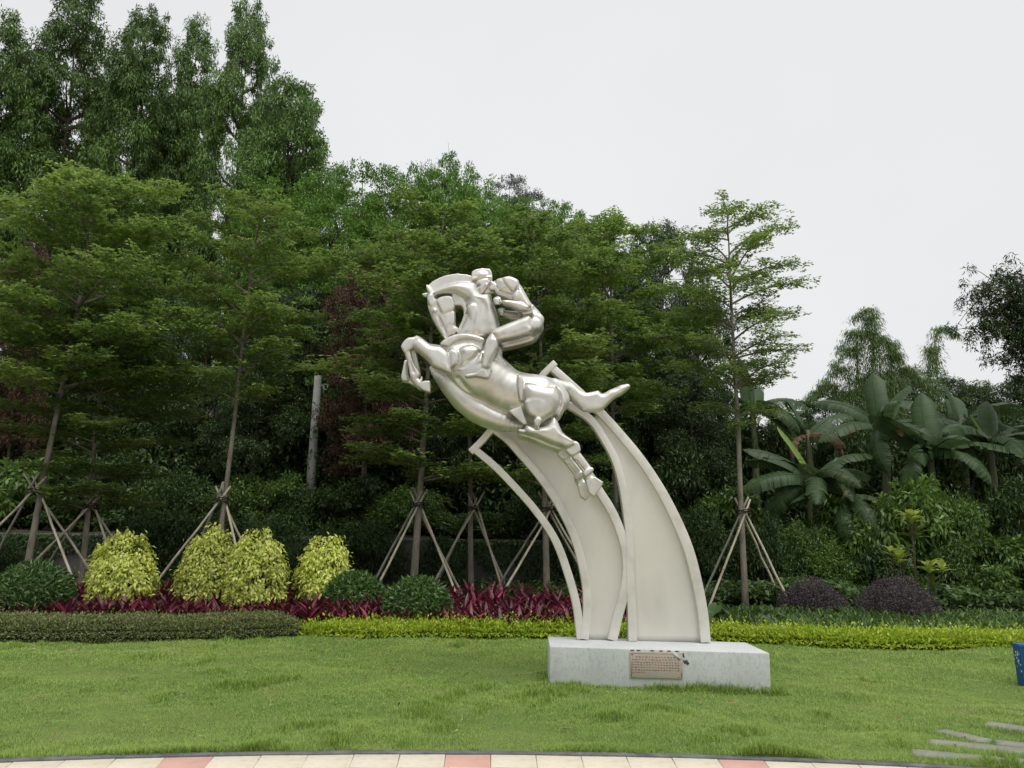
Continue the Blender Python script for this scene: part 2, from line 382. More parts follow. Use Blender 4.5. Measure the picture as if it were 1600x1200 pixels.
for x_ in (.05, .17, .43, .60, .75, .90): fbox(mk, u0 + W_ * (x_ - .035), u0 + W_ * (x_ + .03), zt + .006, zt + .017, -.003, .006)
fbox(mk, u1 + .035, u1 + .062, zt - .125, zt - .075, -.003, .006, .5); fbox(mk, u1 + .012, u1 + .03, zt - .115, zt - .075, -.003, .005, .5)
fbox(mk, u1 + .004, u1 + .02, zt - .05, zt - .005, -.003, .004, .2)
obj('adhesive_mark', mk.mesh('adhesive_mark'), M['plaque_dark'], ped, kind='stuff')
cp = MB(); fbox(cp, u1 - .115, u1 - .01, zt - .055, zt - .02, .012, .0185, -.75); obj('broken_corner', cp.mesh('broken_corner'), M['concrete'], plq)

# ------------------------------------------------------------------ stepping slabs at the right
SLABS = [((1425, 1179), (1577, 1193), .21, 'grey stepping slab nearest the path, its end bare in the grass'),
         ((1582, 1193.5), (1700, 1204), .21, 'grey stepping slab butting on the end of the nearest slab'),
         ((1450, 1162), (1650, 1181), .19, 'second stepping slab from the path, grass grown over its left end'),
         ((1468, 1144), (1545, 1161), .16, 'short narrow stepping slab in a deep grass furrow'),
         ((1556, 1163), (1680, 1175), .17, 'stepping slab half sunk in grass right of the short one'),
         ((1540, 1133), (1680, 1152), .20, 'fourth stepping slab from the path, half hidden by a tall tuft'),
         ((1556, 1113), (1690, 1130), .20, 'stepping slab farthest from the path, below the blue box')]
slab_poly = []
for (p0, p1, wd, lab) in SLABS:
    A, B = gnd(*p0)[:2], gnd(*p1)[:2]; d = (B - A) / np.linalg.norm(B - A); n = np.array([-d[1], d[0]]); L = np.linalg.norm(B - A)
    c = (A + B) / 2; m = 7; tx = np.linspace(-L / 2, L / 2, m); V = []
    for z, ins in ((-.05, 0), (.024, 0), (.034, .012)):
        for sgn in (-1, 1):
            for t in tx:
                e = ins * np.sign(t) if abs(t) > L / 2 - .01 else 0
                q = d * (t - e) + n * sgn * (wd / 2 - ins + (rng.normal() * .004 if z < .03 else 0)); V.append([q[0], q[1], z + rng.normal() * .0012])
    F = []
    for k in range(2):
        for i in range(m - 1):
            a = k * 2 * m
            F += [[a + i, a + i + 1, a + 2 * m + i + 1, a + 2 * m + i], [a + m + i + 1, a + m + i, a + 3 * m + i, a + 3 * m + i + 1]]
        F += [[a + m, a, a + 2 * m, a + 3 * m], [a + m - 1, a + 2 * m - 1, a + 4 * m - 1, a + 3 * m - 1]]
    a = 4 * m
    F += [[a + i, a + i + 1, a + m + i + 1, a + m + i] for i in range(m - 1)]
    o = obj('stepping_slab', MB().add(V, np.array(F)).mesh('stepping_slab'), M['slab'], loc=(c[0], c[1], -.012))
    tag(o, lab, 'stepping stone', 'stepping slabs in the lawn'); slab_poly.append((c, d, n, L, wd))

# ------------------------------------------------------------------ blue box at the right edge
bb = gnd(1592, 1072)
bx_ = thing('blue_box', 'blue tapered panel box with white specks standing on the lawn', 'box', (bb[0] + .33, bb[1] + .06, 0), .06)
hb = at(1587, 1006, bb[1])[2]
mb = MB(); V = []
for z, hw, hd in ((.0, .28, .055), (hb - .035, .297, .062), (hb - .035, .303, .068), (hb, .305, .07)):
    V += [[-hw, -hd, z], [hw, -hd, z], [hw, hd, z], [-hw, hd, z]]
F = [[0, 3, 2, 1]]
for k in (0, 4, 8):
    for q in range(4): F.append([k + q, k + (q + 1) % 4, k + 4 + (q + 1) % 4, k + 4 + q])
F.append([12, 13, 14, 15])
bevel(obj('body', mb.add(V, np.array(F)).mesh('body'), M['blue'], bx_), .005)
sp = MB(); rr = np.random.default_rng(8)
for k in range(46):
    t = rr.uniform(.34, .86); ux = rr.uniform(-.93, .93); hw = .28 + .017 * t; hd = .055 + .007 * t; z = hb * t
    sz = rr.uniform(.008, .016); aa_ = np.linspace(0, 2 * PI, 7)[:-1] + rr.uniform(0, 1); rad = sz * rr.uniform(.5, 1.1, 6) * np.array([1, .7, 1, .6, 1, .8])
    if k < 30: V = np.stack([ux * hw + rad * np.cos(aa_), np.full(6, -hd - .0025) + 0 * aa_, z + 1.5 * rad * np.sin(aa_)], -1)
    else: V = np.stack([np.full(6, -hw - .0025), ux * hd + rad * np.cos(aa_), z + 1.5 * rad * np.sin(aa_)], -1)
    V[:, 1 if k < 30 else 0] += -(V[:, 2] - z) * (.007 if k < 30 else .017) / hb
    sp.add(np.concatenate([V, V.mean(0)[None]]), np.array([[6, i, (i + 1) % 6] for i in range(6)]))
obj('white_specks', sp.mesh('white_specks'), M['white'], bx_, kind='stuff')

# ------------------------------------------------------------------ retaining wall and concrete pole
rw_ = thing('retaining_wall', 'weathered grey rendered retaining wall behind the staked trees', 'wall', (-8, WALL_Y, 0))
x_ = -16.0
while x_ < 10:
    pw = 2.95; mb = MB(); mb.box((x_ + pw / 2, 0, .66 + .06), (pw - .02, .22, 1.4)); bevel(obj('panel', mb.mesh('panel'), M['wall'], rw_), .008); x_ += pw
mb = MB(); mb.box((-2.72, 0, 1.47), (26.7, .30, .08)); bevel(obj('coping', mb.mesh('coping'), M['wall'], rw_), .01)

pb = at(484, 780, 24.0); ptp = at(497, 587, 24.0); dirp = (ptp - pb) / (ptp[2] - pb[2]); z0 = zz(pb[0], 24.0)
base = ptp - dirp * (ptp[2] - z0 + .1)
pole = thing('concrete_pole', 'bare grey concrete pole with a small bracket, rising out of the shrubs', 'pole', tuple(base))
mb = MB(); mb.tube([[0, 0, 0], list((ptp - base) * .5), list(ptp - base)], [.145, .125, .105], 14); obj('shaft', mb.mesh('shaft', True), M['pole'], pole)
q = ptp - base
mb = MB(); mb.box(q + [.20, -.05, -.42], (.03, .03, .34)); mb.box(q + [.15, -.05, -.30], (.12, .03, .03)); mb.box(q + [.25, -.05, -.27], (.12, .03, .03)); mb.box(q + [.25, -.05, -.42], (.12, .03, .03)); mb.box(q + [.31, -.05, -.345], (.03, .03, .18))
obj('bracket', mb.mesh('bracket'), M['grey_metal'], pole)
# ================================================================== horse sculpture
YC = 9.70
SC = (YC * math.cos(PITCH) + 2.0 * math.sin(PITCH)) / FPX          # metres per photograph pixel at the horse
def cA(x, y): return (620 + x / 6, 415 + y / 6)
def cB(x, y): return (720 + x / 4.8, 540 + y / 4.8)
def cC(x, y): return (600 + x / 3, 400 + y / 3)

class SDF:
    def __init__(s, lo, hi, h):
        s.h = h; s.lo = np.array(lo, float); s.n = np.ceil((np.array(hi) - s.lo) / h).astype(int) + 1
        s.F = np.full(s.n, 1.0, np.float32); s.ax = [s.lo[i] + h * np.arange(s.n[i]) for i in range(3)]
    def _sl(s, lo, hi, pad):
        a = np.clip(((np.array(lo) - pad - s.lo) / s.h).astype(int), 0, s.n - 1); b = np.clip(((np.array(hi) + pad - s.lo) / s.h).astype(int) + 2, 1, s.n)
        sl = tuple(slice(a[i], b[i]) for i in range(3))
        return sl, np.meshgrid(*[s.ax[i][sl[i]] for i in range(3)], indexing='ij', sparse=True)
    def _join(s, sl, d, k, op):
        A = s.F[sl]; d = d.astype(np.float32)
        if op == 'add':
            h = np.maximum(k - np.abs(A - d), 0) / k; s.F[sl] = np.minimum(A, d) - h * h * k * .25
        else:
            d = -d; h = np.maximum(k - np.abs(A - d), 0) / k; s.F[sl] = np.maximum(A, d) + h * h * k * .25
    def limb(s, P, R, k=.03, flat=1.0, op='add'):
        """chain of tapered capsules; flat < 1 squeezes it in depth"""
        if len(P) > 3:
            m = 3 * len(P); R = np.interp(np.linspace(0, 1, m), np.r_[0, np.cumsum(np.linalg.norm(np.diff(np.array(P), axis=0), axis=1))] / np.linalg.norm(np.diff(np.array(P), axis=0), axis=1).sum(), R); P = resample(np.array(P), m)
        P = [np.array(p) for p in P]; d = None
        R = list(R); lo = np.min(P, 0) - max(R) ; hi = np.max(P, 0) + max(R)
        sl, (X, Y, Z) = s._sl(lo, hi, k + .02)
        for (a, b, ra, rb) in zip(P[:-1], P[1:], R[:-1], R[1:]):
            ab = b - a; L2 = ab @ ab + 1e-9
            t = np.clip(((X - a[0]) * ab[0] + (Y - a[1]) * ab[1] + (Z - a[2]) * ab[2]) / L2, 0, 1)
            r = ra + (rb - ra) * t
            e = np.sqrt((X - a[0] - ab[0] * t) ** 2 + ((Y - a[1] - ab[1] * t) / flat) ** 2 + (Z - a[2] - ab[2] * t) ** 2) - r
            d = e if d is None else np.minimum(d, e)
        s._join(sl, d, k, op)
    def ell(s, c, r, ang=0.0, k=.03, op='add'):
        """ellipsoid, half axes r = (along, depth, across), turned by ang in the picture plane (clockwise from +x, degrees downwards)"""
        c = np.array(c); r = np.array(r); m = max(r)
        sl, (X, Y, Z) = s._sl(c - m, c + m, k + .02); a = -math.radians(ang)
        x, z = (X - c[0]) * math.cos(a) + (Z - c[2]) * math.sin(a), -(X - c[0]) * math.sin(a) + (Z - c[2]) * math.cos(a)
        q = np.sqrt((x / r[0]) ** 2 + ((Y - c[1]) / r[1]) ** 2 + (z / r[2]) ** 2)
        q2 = np.sqrt((x / r[0] ** 2) ** 2 + ((Y - c[1]) / r[1] ** 2) ** 2 + (z / r[2] ** 2) ** 2) + 1e-6
        s._join(sl, q * (q - 1) / q2, k, op)
    def plate(s, poly, yc, half, rnd=.006, k=.015, op='add', taper=None):
        """outline in the picture plane given a thickness"""
        P = np.array(poly); lo = [P[:, 0].min(), yc - half, P[:, 1].min()]; hi = [P[:, 0].max(), yc + half, P[:, 1].max()]
        sl, (X, Y, Z) = s._sl(lo, hi, k + .03)
        x = X[:, 0, :] + 0 * Z[:, 0, :]; z = Z[:, 0, :] + 0 * X[:, 0, :]
        d2 = np.full(x.shape, 1e9); ins = np.zeros(x.shape, bool)
        for i in range(len(P)):
            a, b = P[i], P[(i + 1) % len(P)]; e = b - a
            t = np.clip(((x - a[0]) * e[0] + (z - a[1]) * e[1]) / (e @ e), 0, 1)
            d2 = np.minimum(d2, (x - a[0] - e[0] * t) ** 2 + (z - a[1] - e[1] * t) ** 2)
            cr = ((a[1] > z) != (b[1] > z)) & (x < (b[0] - a[0]) * (z - a[1]) / (b[1] - a[1] + 1e-12) + a[0]); ins ^= cr
        d2 = np.sqrt(d2) * np.where(ins, -1, 1)
        d = np.maximum(d2[:, None, :], np.abs(Y - yc) - half) - rnd
        s._join(sl, d, k, op)
    def pillow(s, poly, yc, half, bulge, w, k=.005, op='add', sub=3):
        """outline in the picture plane, swelling to both sides from its rim: half thickness at the rim, + bulge at w inside it"""
        P0 = np.array(poly, float); P = []; n0 = len(P0)
        for i in range(n0):                              # corners eased by a Catmull-Rom curve
            a, b, c, d = P0[i - 1], P0[i], P0[(i + 1) % n0], P0[(i + 2) % n0]
            for t in np.arange(sub) / sub:
                cr = .5 * (2 * b + (c - a) * t + (2 * a - 5 * b + 4 * c - d) * t * t + (3 * b - a - 3 * c + d) * t ** 3); P.append(.75 * cr + .25 * (b + (c - b) * t))
        P = np.array(P); lo = [P[:, 0].min(), yc - half - bulge, P[:, 1].min()]; hi = [P[:, 0].max(), yc + half + bulge, P[:, 1].max()]
        sl, (X, Y, Z) = s._sl(lo, hi, k + .03); x = X[:, 0, :] + 0 * Z[:, 0, :]; z = Z[:, 0, :] + 0 * X[:, 0, :]
        d2 = np.full(x.shape, 1e9); ins = np.zeros(x.shape, bool)
        for i in range(len(P)):
            a, b = P[i], P[(i + 1) % len(P)]; e = b - a
            t = np.clip(((x - a[0]) * e[0] + (z - a[1]) * e[1]) / (e @ e + 1e-12), 0, 1)
            d2 = np.minimum(d2, (x - a[0] - e[0] * t) ** 2 + (z - a[1] - e[1] * t) ** 2)
            ins ^= ((a[1] > z) != (b[1] > z)) & (x < (b[0] - a[0]) * (z - a[1]) / (b[1] - a[1] + 1e-12) + a[0])
        d2 = np.sqrt(d2) * np.where(ins, -1, 1); t = np.clip(-d2 / w, 0, 1); prof = np.sqrt(np.maximum(0, 1 - (1 - t) ** 2))
        s._join(sl, np.maximum(d2[:, None, :], (np.abs(Y - yc) - half - bulge * prof[:, None, :]) * .7), k, op)
    def mesh(s, name, relax=1):
        F = s.F; n = s.n; ins = F < 0
        c = [F[a:n[0] - 1 + a, b:n[1] - 1 + b, e:n[2] - 1 + e] for a in (0, 1) for b in (0, 1) for e in (0, 1)]
        cnt = sum((q < 0).astype(np.int8) for q in c); act = (cnt > 0) & (cnt < 8)
        idx = np.full(act.shape, -1, np.int64); I = np.argwhere(act); idx[act] = np.arange(len(I))
        val = np.stack([q[act] for q in c], 1).astype(float)
        off = np.array([(a, b, e) for a in (0, 1) for b in (0, 1) for e in (0, 1)], float)
        acc = np.zeros((len(I), 3)); w_ = np.zeros(len(I))
        for i in range(8):
            for j in range(i + 1, 8):
                if np.abs(off[i] - off[j]).sum() == 1:
                    m = (val[:, i] < 0) != (val[:, j] < 0); t = np.where(m, val[:, i] / (val[:, i] - val[:, j] + 1e-12), 0)
                    acc += m[:, None] * (off[i] + (off[j] - off[i]) * t[:, None]); w_ += m
        V = s.lo + s.h * (I + acc / w_[:, None]); Q = []
        for a in range(3):
            b, e = (a + 1) % 3, (a + 2) % 3
            sl0 = [slice(None)] * 3; sl1 = [slice(None)] * 3; sl0[a] = slice(0, n[a] - 1); sl1[a] = slice(1, n[a])
            x0 = ins[tuple(sl0)]; x1 = ins[tuple(sl1)]; E = np.argwhere(x0 != x1)
            E = E[(E[:, b] > 0) & (E[:, e] > 0) & (E[:, b] < n[b] - 1) & (E[:, e] < n[e] - 1)]
            if not len(E): continue
            fl = x0[tuple(E.T)]
            def g(db, de):
                q = E.copy(); q[:, b] += db; q[:, e] += de; return idx[tuple(q.T)]
            q = np.stack([g(-1, -1), g(0, -1), g(0, 0), g(-1, 0)], 1); q[~fl] = q[~fl][:, ::-1]; Q.append(q)
        Q = np.concatenate(Q); Q = Q[(Q >= 0).all(1)]
        for _ in range(relax):                     # light smoothing of the surface
            S = np.zeros_like(V); m = np.zeros(len(V))
            for i in range(4):
                a_, b_ = Q[:, i], Q[:, (i + 1) % 4]
                np.add.at(S, a_, V[b_]); np.add.at(m, a_, 1)
            V = V * .5 + .5 * S / np.maximum(m, 1)[:, None]
        return mesh_np(name, V, [Q], True)

sculpt = thing('horse_sculpture', 'silvery steel sculpture of a rider on a leaping horse above two curved blades', 'sculpture', tuple(np.r_[(PF['fl'] + PF['br']) / 2, PH]))
S_OFF = np.r_[(PF['fl'] + PF['br']) / 2, PH]
def shift(me):
    me.transform(Matrix.Translation(Vector(-S_OFF))); return me

# ---- the two curved blades: rails and recessed panels
def yb(px): return 10.02 - .07 * (px - 900) / 200.0
def wpt(p, out=0.0): return at(p[0], p[1], yb(p[0]) + out)
def rail(pts, wpx, depth=.15, n=44, front=0.0):
    P = resample(np.array([wpt(p) for p in pts]), n); T = unit(np.gradient(P, axis=0)); Nn = np.stack([-T[:, 2], 0 * T[:, 0], T[:, 0]], -1)
    hw = np.interp(np.linspace(0, 1, n), np.linspace(0, 1, len(np.atleast_1d(wpx))), np.atleast_1d(wpx)) * SC / 2
    V = []
    for (s_, y_) in ((-1, 0), (1, 0), (1, 1), (-1, 1)):
        q = P + Nn * (s_ * hw)[:, None]; q[:, 1] += front + y_ * depth; V.append(q)
    V = np.stack(V, 1).reshape(-1, 3); i = np.arange(n - 1) * 4
    F = [np.stack([i + k, i + (k + 1) % 4, i + 4 + (k + 1) % 4, i + 4 + k], -1) for k in range(4)] + [np.array([[3, 2, 1, 0], [4 * n - 4, 4 * n - 3, 4 * n - 2, 4 * n - 1]])]
    return MB().add(V - S_OFF, F).mesh('rail')
A1 = [(741, 701), (773, 728), (807, 763), (835, 795), (867, 842), (888, 897), (901, 945), (908, 999)]
A2 = [(769, 669), (792, 686), (814, 710), (845, 746), (877, 795), (898, 840), (910, 882), (917, 924), (917, 966), (913, 999)]
A3 = [(836, 636), (872, 676), (905, 718), (936, 766), (955, 796), (971, 833), (979, 866), (980, 898), (975, 930), (965, 966), (957, 1000.5)]
B1 = [(834, 598), (862, 617), (892, 634), (921, 653), (947, 690), (959, 712), (972, 753), (980, 801), (984, 840), (985, 882), (986, 924), (988, 966), (989, 1002)]
B2 = [(862, 573), (889, 597), (913, 619), (940, 645), (968, 676), (997, 711), (1027, 755), (1055, 807), (1076, 857), (1090, 910), (1099, 958), (1103.5, 1004)]
RM = M['metal_rail']
for pts, wd, dp, fr in ((A1, [11, 11, 12, 12], .15, 0), (A2, [10, 12, 12, 13], .152, -.003), (A3, [12, 13, 13, 15], .15, .003), (B1, [11, 11, 12, 13], .15, 0), (B2, [12, 13, 15, 15], .152, .006)):
    bevel(obj('rail', rail(pts, wd, dp, front=fr), RM, sculpt), .004)
bevel(obj('end_cap', rail([(735, 706), (754, 687), (774, 663)], 10, .154, 8, -.006), RM, sculpt), .004)
bevel(obj('end_cap', rail([(868, 566), (855, 578), (841, 593)], 10, .154, 8, -.006), RM, sculpt), .004)
def panel(L_, R_, n=48, out=.085):
    a = resample(np.array([wpt(p) for p in L_]), n); b = resample(np.array([wpt(p) for p in R_]), n); V = []
    m = 9
    for k in range(m):
        t = k / (m - 1); q = a * (1 - t) + b * t; q[:, 1] += out + .012 * math.sin(PI * t); V.append(q)
    V = np.stack(V, 1).reshape(-1, 3); i, j = np.meshgrid(np.arange(n - 1), np.arange(m - 1), indexing='ij'); a_ = (i * m + j).ravel()
    F = np.stack([a_, a_ + m, a_ + m + 1, a_ + 1], -1); o = MB().add(V - S_OFF, F).mesh('panel', True); return o
pa = obj('panel', panel(A2, A3), M['metal_flat'], sculpt); pb_ = obj('panel', panel(B1[3:], B2[3:]), M['metal_flat'], sculpt)
for p_ in (pa, pb_):
    so_ = p_.modifiers.new('solid', 'SOLIDIFY'); so_.thickness = .02; so_.offset = 0
# ---- horse
def W(p, dy=0.0): return at(p[0], p[1], YC + dy)
def xz(pts, dy=0.0): return [(W(p, dy)[0], W(p, dy)[2]) for p in pts]
def R(*px): return [p * SC for p in px]
def PA(*v): return [cA(v[i], v[i + 1]) for i in range(0, len(v), 2)]
def PB(*v): return [cB(v[i], v[i + 1]) for i in range(0, len(v), 2)]
def PCc(*v): return [cC(v[i], v[i + 1]) for i in range(0, len(v), 2)]
lo = W((615, 790)); hi = W((1000, 415))
H = SDF((lo[0], YC - .46, lo[2]), (hi[0], YC + .46, hi[2]), .0105)
def shape(S, pts, half, bulge, w, dy=0.0, sh=(0, 0), k=.005, op='add'):
    S.pillow(xz([(p[0] + sh[0], p[1] + sh[1]) for p in pts], dy), YC + dy, half, bulge, w, k, op)
# trunk
H.ell(W((752, 588)), (58 * SC, .26, 41 * SC), 22, .04)
H.limb([W((727, 575)), W((752, 586)), W((792, 611)), W((836, 622))], R(35, 41, 36, 32), .03, .82)
H.limb([W((716, 560), -.03), W((735, 550), -.02), W((757, 556))], R(30, 27, 23), .03, .85)
H.limb([W((805, 608)), W((842, 615)), W((866, 625))], R(26, 29, 24), .03, .95)
H.limb([W(cA(335, 966), .02), W(cA(372, 1010), .02), W(cC(275, 568), .02), W(cC(315, 605), .02), W(cC(375, 672), .02), W(cC(455, 733), .02), W(cC(545, 772), .02), W(cC(640, 800), .02)], R(5, 8, 13, 18, 20, 20, 17, 8), .004, 1.0)   # keel of the chest and belly
H.limb([W(cC(345, 575), -.20), W(cC(395, 640), -.215), W(cC(480, 695), -.225), W(cC(560, 735), -.20), W(cC(640, 790), -.16)], R(5, 7.5, 8.5, 8, 5), .006, 1.3, 'sub')
shape(H, PA(565, 1008, 660, 975, 760, 890, 805, 850, 835, 940, 800, 985, 700, 1010, 640, 1030), .19, .07, .08)                       # girth plate
shape(H, PA(880, 918, 915, 850, 952, 790, 990, 870, 1026, 946, 960, 950), .10, .09, .05)                                           # saddle flap
# neck, mane, head
shape(H, PA(340, 268, 420, 218, 500, 184, 600, 165, 700, 170, 750, 190, 800, 285, 880, 285, 905, 350, 928, 420, 952, 500, 963, 575, 965, 680, 800, 720, 575, 690, 592, 620, 632, 540, 658, 470, 664, 410, 645, 350, 600, 318, 540, 292, 470, 288, 400, 295, 350, 305), .05, .125, .13)
shape(H, PA(690, 300, 780, 300, 860, 300, 905, 400, 935, 500, 955, 600, 950, 680, 760, 690, 800, 560, 812, 420), .12, .075, .10, k=.008)   # hind plane of the neck
shape(H, PA(660, 420, 700, 380, 760, 390, 775, 470, 750, 580, 730, 670, 655, 670, 690, 560), .125, .065, .05, k=.01)
shape(H, PA(520, 292, 565, 288, 615, 318, 652, 362, 662, 430, 650, 500, 618, 572, 588, 640, 570, 672, 572, 625, 606, 545, 628, 485, 626, 430, 600, 392, 552, 388, 538, 340), .075, .02, .02)    # throat
H.plate(xz(PA(296, 196, 340, 155, 400, 122, 470, 97, 560, 84, 640, 88, 720, 108, 760, 170, 720, 185, 620, 175, 520, 196, 420, 230, 345, 270, 305, 280)), YC, .026, .004, .004)          # mane
shape(H, PA(288, 302, 325, 275, 365, 298, 400, 320, 480, 305, 543, 322, 552, 440, 552, 560, 580, 590, 575, 628, 545, 662, 505, 672, 462, 702, 430, 658, 380, 585, 340, 520, 302, 430, 288, 350), .03, .06, .05)
shape(H, PA(374, 350, 400, 318, 450, 302, 500, 300, 536, 322, 549, 380, 544, 432, 500, 446, 452, 466, 425, 462, 402, 415), .085, .030, .03)                     # cheek
shape(H, PA(452, 474, 500, 455, 546, 446, 550, 552, 522, 580, 500, 560, 474, 596, 458, 545), .078, .018, .02)                                                    # jaw plate
shape(H, PA(300, 400, 328, 396, 352, 440, 388, 520, 432, 600, 466, 650, 462, 700, 430, 656, 380, 585, 340, 518, 304, 432), .060, .020, .015)                     # nose
shape(H, PA(298, 292, 345, 285, 372, 345, 366, 382, 340, 398, 312, 388, 294, 340), .082, .02, .02)                                                               # brow
shape(H, PA(492, 612, 516, 568, 546, 592, 576, 600, 562, 640, 532, 664), .066, .016, .015); shape(H, PA(432, 640, 462, 636, 486, 660, 462, 702, 440, 678), .068, .012, .012)
H.ell(W(cA(357, 424), -.088), (4.2 * SC, .022, 3.0 * SC), 70, .004); H.ell(W(cA(357, 424), .088), (4.2 * SC, .022, 3.0 * SC), 70, .004)
for sg in (-1, 1):
    H.limb([W(cA(388, 470), sg * .098), W(cA(424, 560), sg * .094), W(cA(470, 648), sg * .088)], R(1.8, 2.8, 1.8), .004, 1.6, 'sub'); H.ell(W(cA(457, 662), sg * .08), (2.4 * SC, .02, 1.7 * SC), 50, .004, 'sub')
for (tip, b0, b1, dy) in (((276, 172), (298, 262), (340, 266), -.05), ((234, 268), (272, 302), (312, 262), .05)):
    shape(H, PA(*tip, (tip[0] + b1[0]) / 2 + 6, (tip[1] + b1[1]) / 2 - 8, *b1, (b0[0] + b1[0]) / 2, b1[1] + 25, *b0, (tip[0] + b0[0]) / 2 - 8, (tip[1] + b0[1]) / 2), .016, .016, .02, dy)
# chest, collar, shoulders
H.ell(W(cA(600, 850)), (28 * SC, .19, 23 * SC), 25, .02)
shape(H, PA(414, 770, 438, 738, 480, 707, 540, 682, 620, 668, 700, 675, 780, 696, 836, 724, 822, 775, 800, 752, 730, 733, 640, 728, 560, 753, 508, 800, 470, 790), .165, .055, .028)
shape(H, PA(505, 800, 560, 752, 640, 727, 730, 732, 815, 758, 800, 830, 760, 800, 680, 783, 610, 790, 575, 812, 540, 812), .172, .006, .02)
shape(H, PA(586, 822, 640, 786, 710, 779, 768, 798, 792, 842, 745, 912, 660, 968, 588, 1002, 600, 950, 606, 880), .17, .11, .09)
shape(H, PA(493, 832, 530, 814, 575, 824, 602, 870, 600, 950, 545, 985, 508, 992, 502, 940), .19, .065, .05)
for dy, sh in ((-.165, (0, 0)), (.165, (-3, -3))):
    near = dy < 0
    shape(H, PA(150, 735, 180, 692, 215, 680, 270, 712, 330, 756, 420, 768, 488, 822, 506, 880, 512, 945, 517, 1012, 508, 1032, 440, 1002, 350, 962, 318, 930, 270, 880, 215, 832, 165, 795), .025, .085, .075, dy, sh)
    if near: shape(H, PA(300, 800, 380, 830, 470, 900, 512, 960, 512, 1026, 440, 1000, 352, 958, 318, 925), .06, .045, .05, dy, sh, .008)
def q(x, y, d): return W(cA(x, y), d)
shape(H, PA(44, 772, 62, 728, 110, 684, 185, 680, 210, 700, 190, 760, 150, 790, 130, 800, 100, 815, 75, 830), .045, .025, .03, -.14)
shape(H, PA(75, 815, 128, 785, 140, 830, 160, 900, 185, 955, 222, 1008, 218, 1038, 172, 1068, 130, 1052, 118, 990, 100, 910), .022, .030, .03, -.14)
H.limb([q(160, 1060, -.14), q(225, 1125, -.14)], R(6, 7), .006, .9); H.ell(q(232, 1060, -.14), (2.2 * SC, .02, 4 * SC), 0, .006)
H.limb([q(130, 905, -.185), q(160, 1000, -.185)], R(1.2, 1.4), .004, 1, 'sub')
H.plate(xz(PA(215, 1142, 232, 1102, 262, 1090, 312, 1088, 312, 1192, 250, 1168), -.14), YC - .14, .05, .006, .006)
H.limb([q(205, 720, .14), q(140, 745, .14), q(150, 800, .14)], R(6.5, 7, 6.5), .012, .85)
H.limb([q(155, 800, .14), q(178, 910, .14), q(196, 1010, .14)], R(4.4, 4.4, 5), .008, .9)
shape(H, PA(72, 895, 100, 890, 104, 960, 112, 1040, 120, 1082, 80, 1090, 48, 1080, 44, 1030, 60, 960), .02, .025, .03, .10)
H.limb([q(80, 1078, .11), q(120, 1085, .11), q(165, 1108, .1)], R(4, 4, 4), .008, .9)
# quarters and hind legs
H.plate(xz(PCc(585, 737, 642, 715, 668, 795, 655, 800)), YC - .16, .03, .003, .004)
H.plate(xz(PCc(630, 822, 664, 826, 664, 838, 632, 833)), YC - .10, .10, .003, .004)
shape(H, PB(424, 262, 442, 248, 470, 300, 462, 440, 440, 430, 424, 350), .235, .030, .02)
shape(H, PB(455, 345, 482, 298, 560, 306, 640, 326, 700, 332, 734, 382, 740, 442, 715, 520, 660, 570, 590, 616, 562, 636, 545, 612, 552, 570, 505, 540, 482, 480, 462, 432), .155, .125, .13)
shape(H, PB(470, 440, 540, 410, 620, 425, 640, 480, 600, 560, 575, 625, 548, 615, 555, 565, 505, 535), .235, .045, .05, k=.012)
shape(H, PB(700, 322, 742, 332, 780, 390, 787, 450, 762, 522, 735, 556, 702, 532, 730, 470, 736, 400), .13, .085, .06)
shape(H, PB(541, 588, 562, 562, 592, 566, 602, 590, 575, 632, 551, 624), .275, .025, .02)
for dy, sh in ((-.15, (0, 0)), (.13, (-13, 6))):
    shape(H, PB(487, 600, 570, 615, 640, 600, 690, 540, 720, 560, 762, 650, 832, 708, 872, 728, 852, 762, 800, 786, 740, 766, 660, 736, 560, 692, 487, 668), .03, .085, .08, dy, sh)
    shape(H, PB(560, 640, 640, 625, 700, 600, 760, 665, 838, 716, 830, 742, 740, 700, 650, 680), .075, .045, .04, dy, sh, .008)
    shape(H, PB(786, 792, 832, 750, 850, 718, 882, 736, 897, 792, 862, 818, 826, 832), .06, .022, .02, dy, sh)
    shape(H, PB(828, 838, 880, 795, 930, 850, 985, 930, 960, 962, 918, 952, 870, 890), .022, .042, .035, dy, sh)
    H.limb([W((cB(868, 860)[0] + sh[0], cB(868, 860)[1] + sh[1]), dy - .055), W((cB(925, 935)[0] + sh[0], cB(925, 935)[1] + sh[1]), dy - .055)], R(1.2, 1.4), .004, 1, 'sub')
    shape(H, PB(912, 950, 975, 914, 994, 940, 930, 988), .062, .014, .012, dy, sh)
    H.limb([W((cB(950, 975)[0] + sh[0], cB(950, 975)[1] + sh[1]), dy), W((cB(985, 1030)[0] + sh[0], cB(985, 1030)[1] + sh[1]), dy)], R(8, 9), .008, .95)
    H.plate(xz([(p[0] + sh[0], p[1] + sh[1]) for p in PB(943, 1022, 1000, 990, 1060, 1028, 1040, 1070, 996, 1130, 960, 1102)], dy), YC + dy, .055, .008, .006)
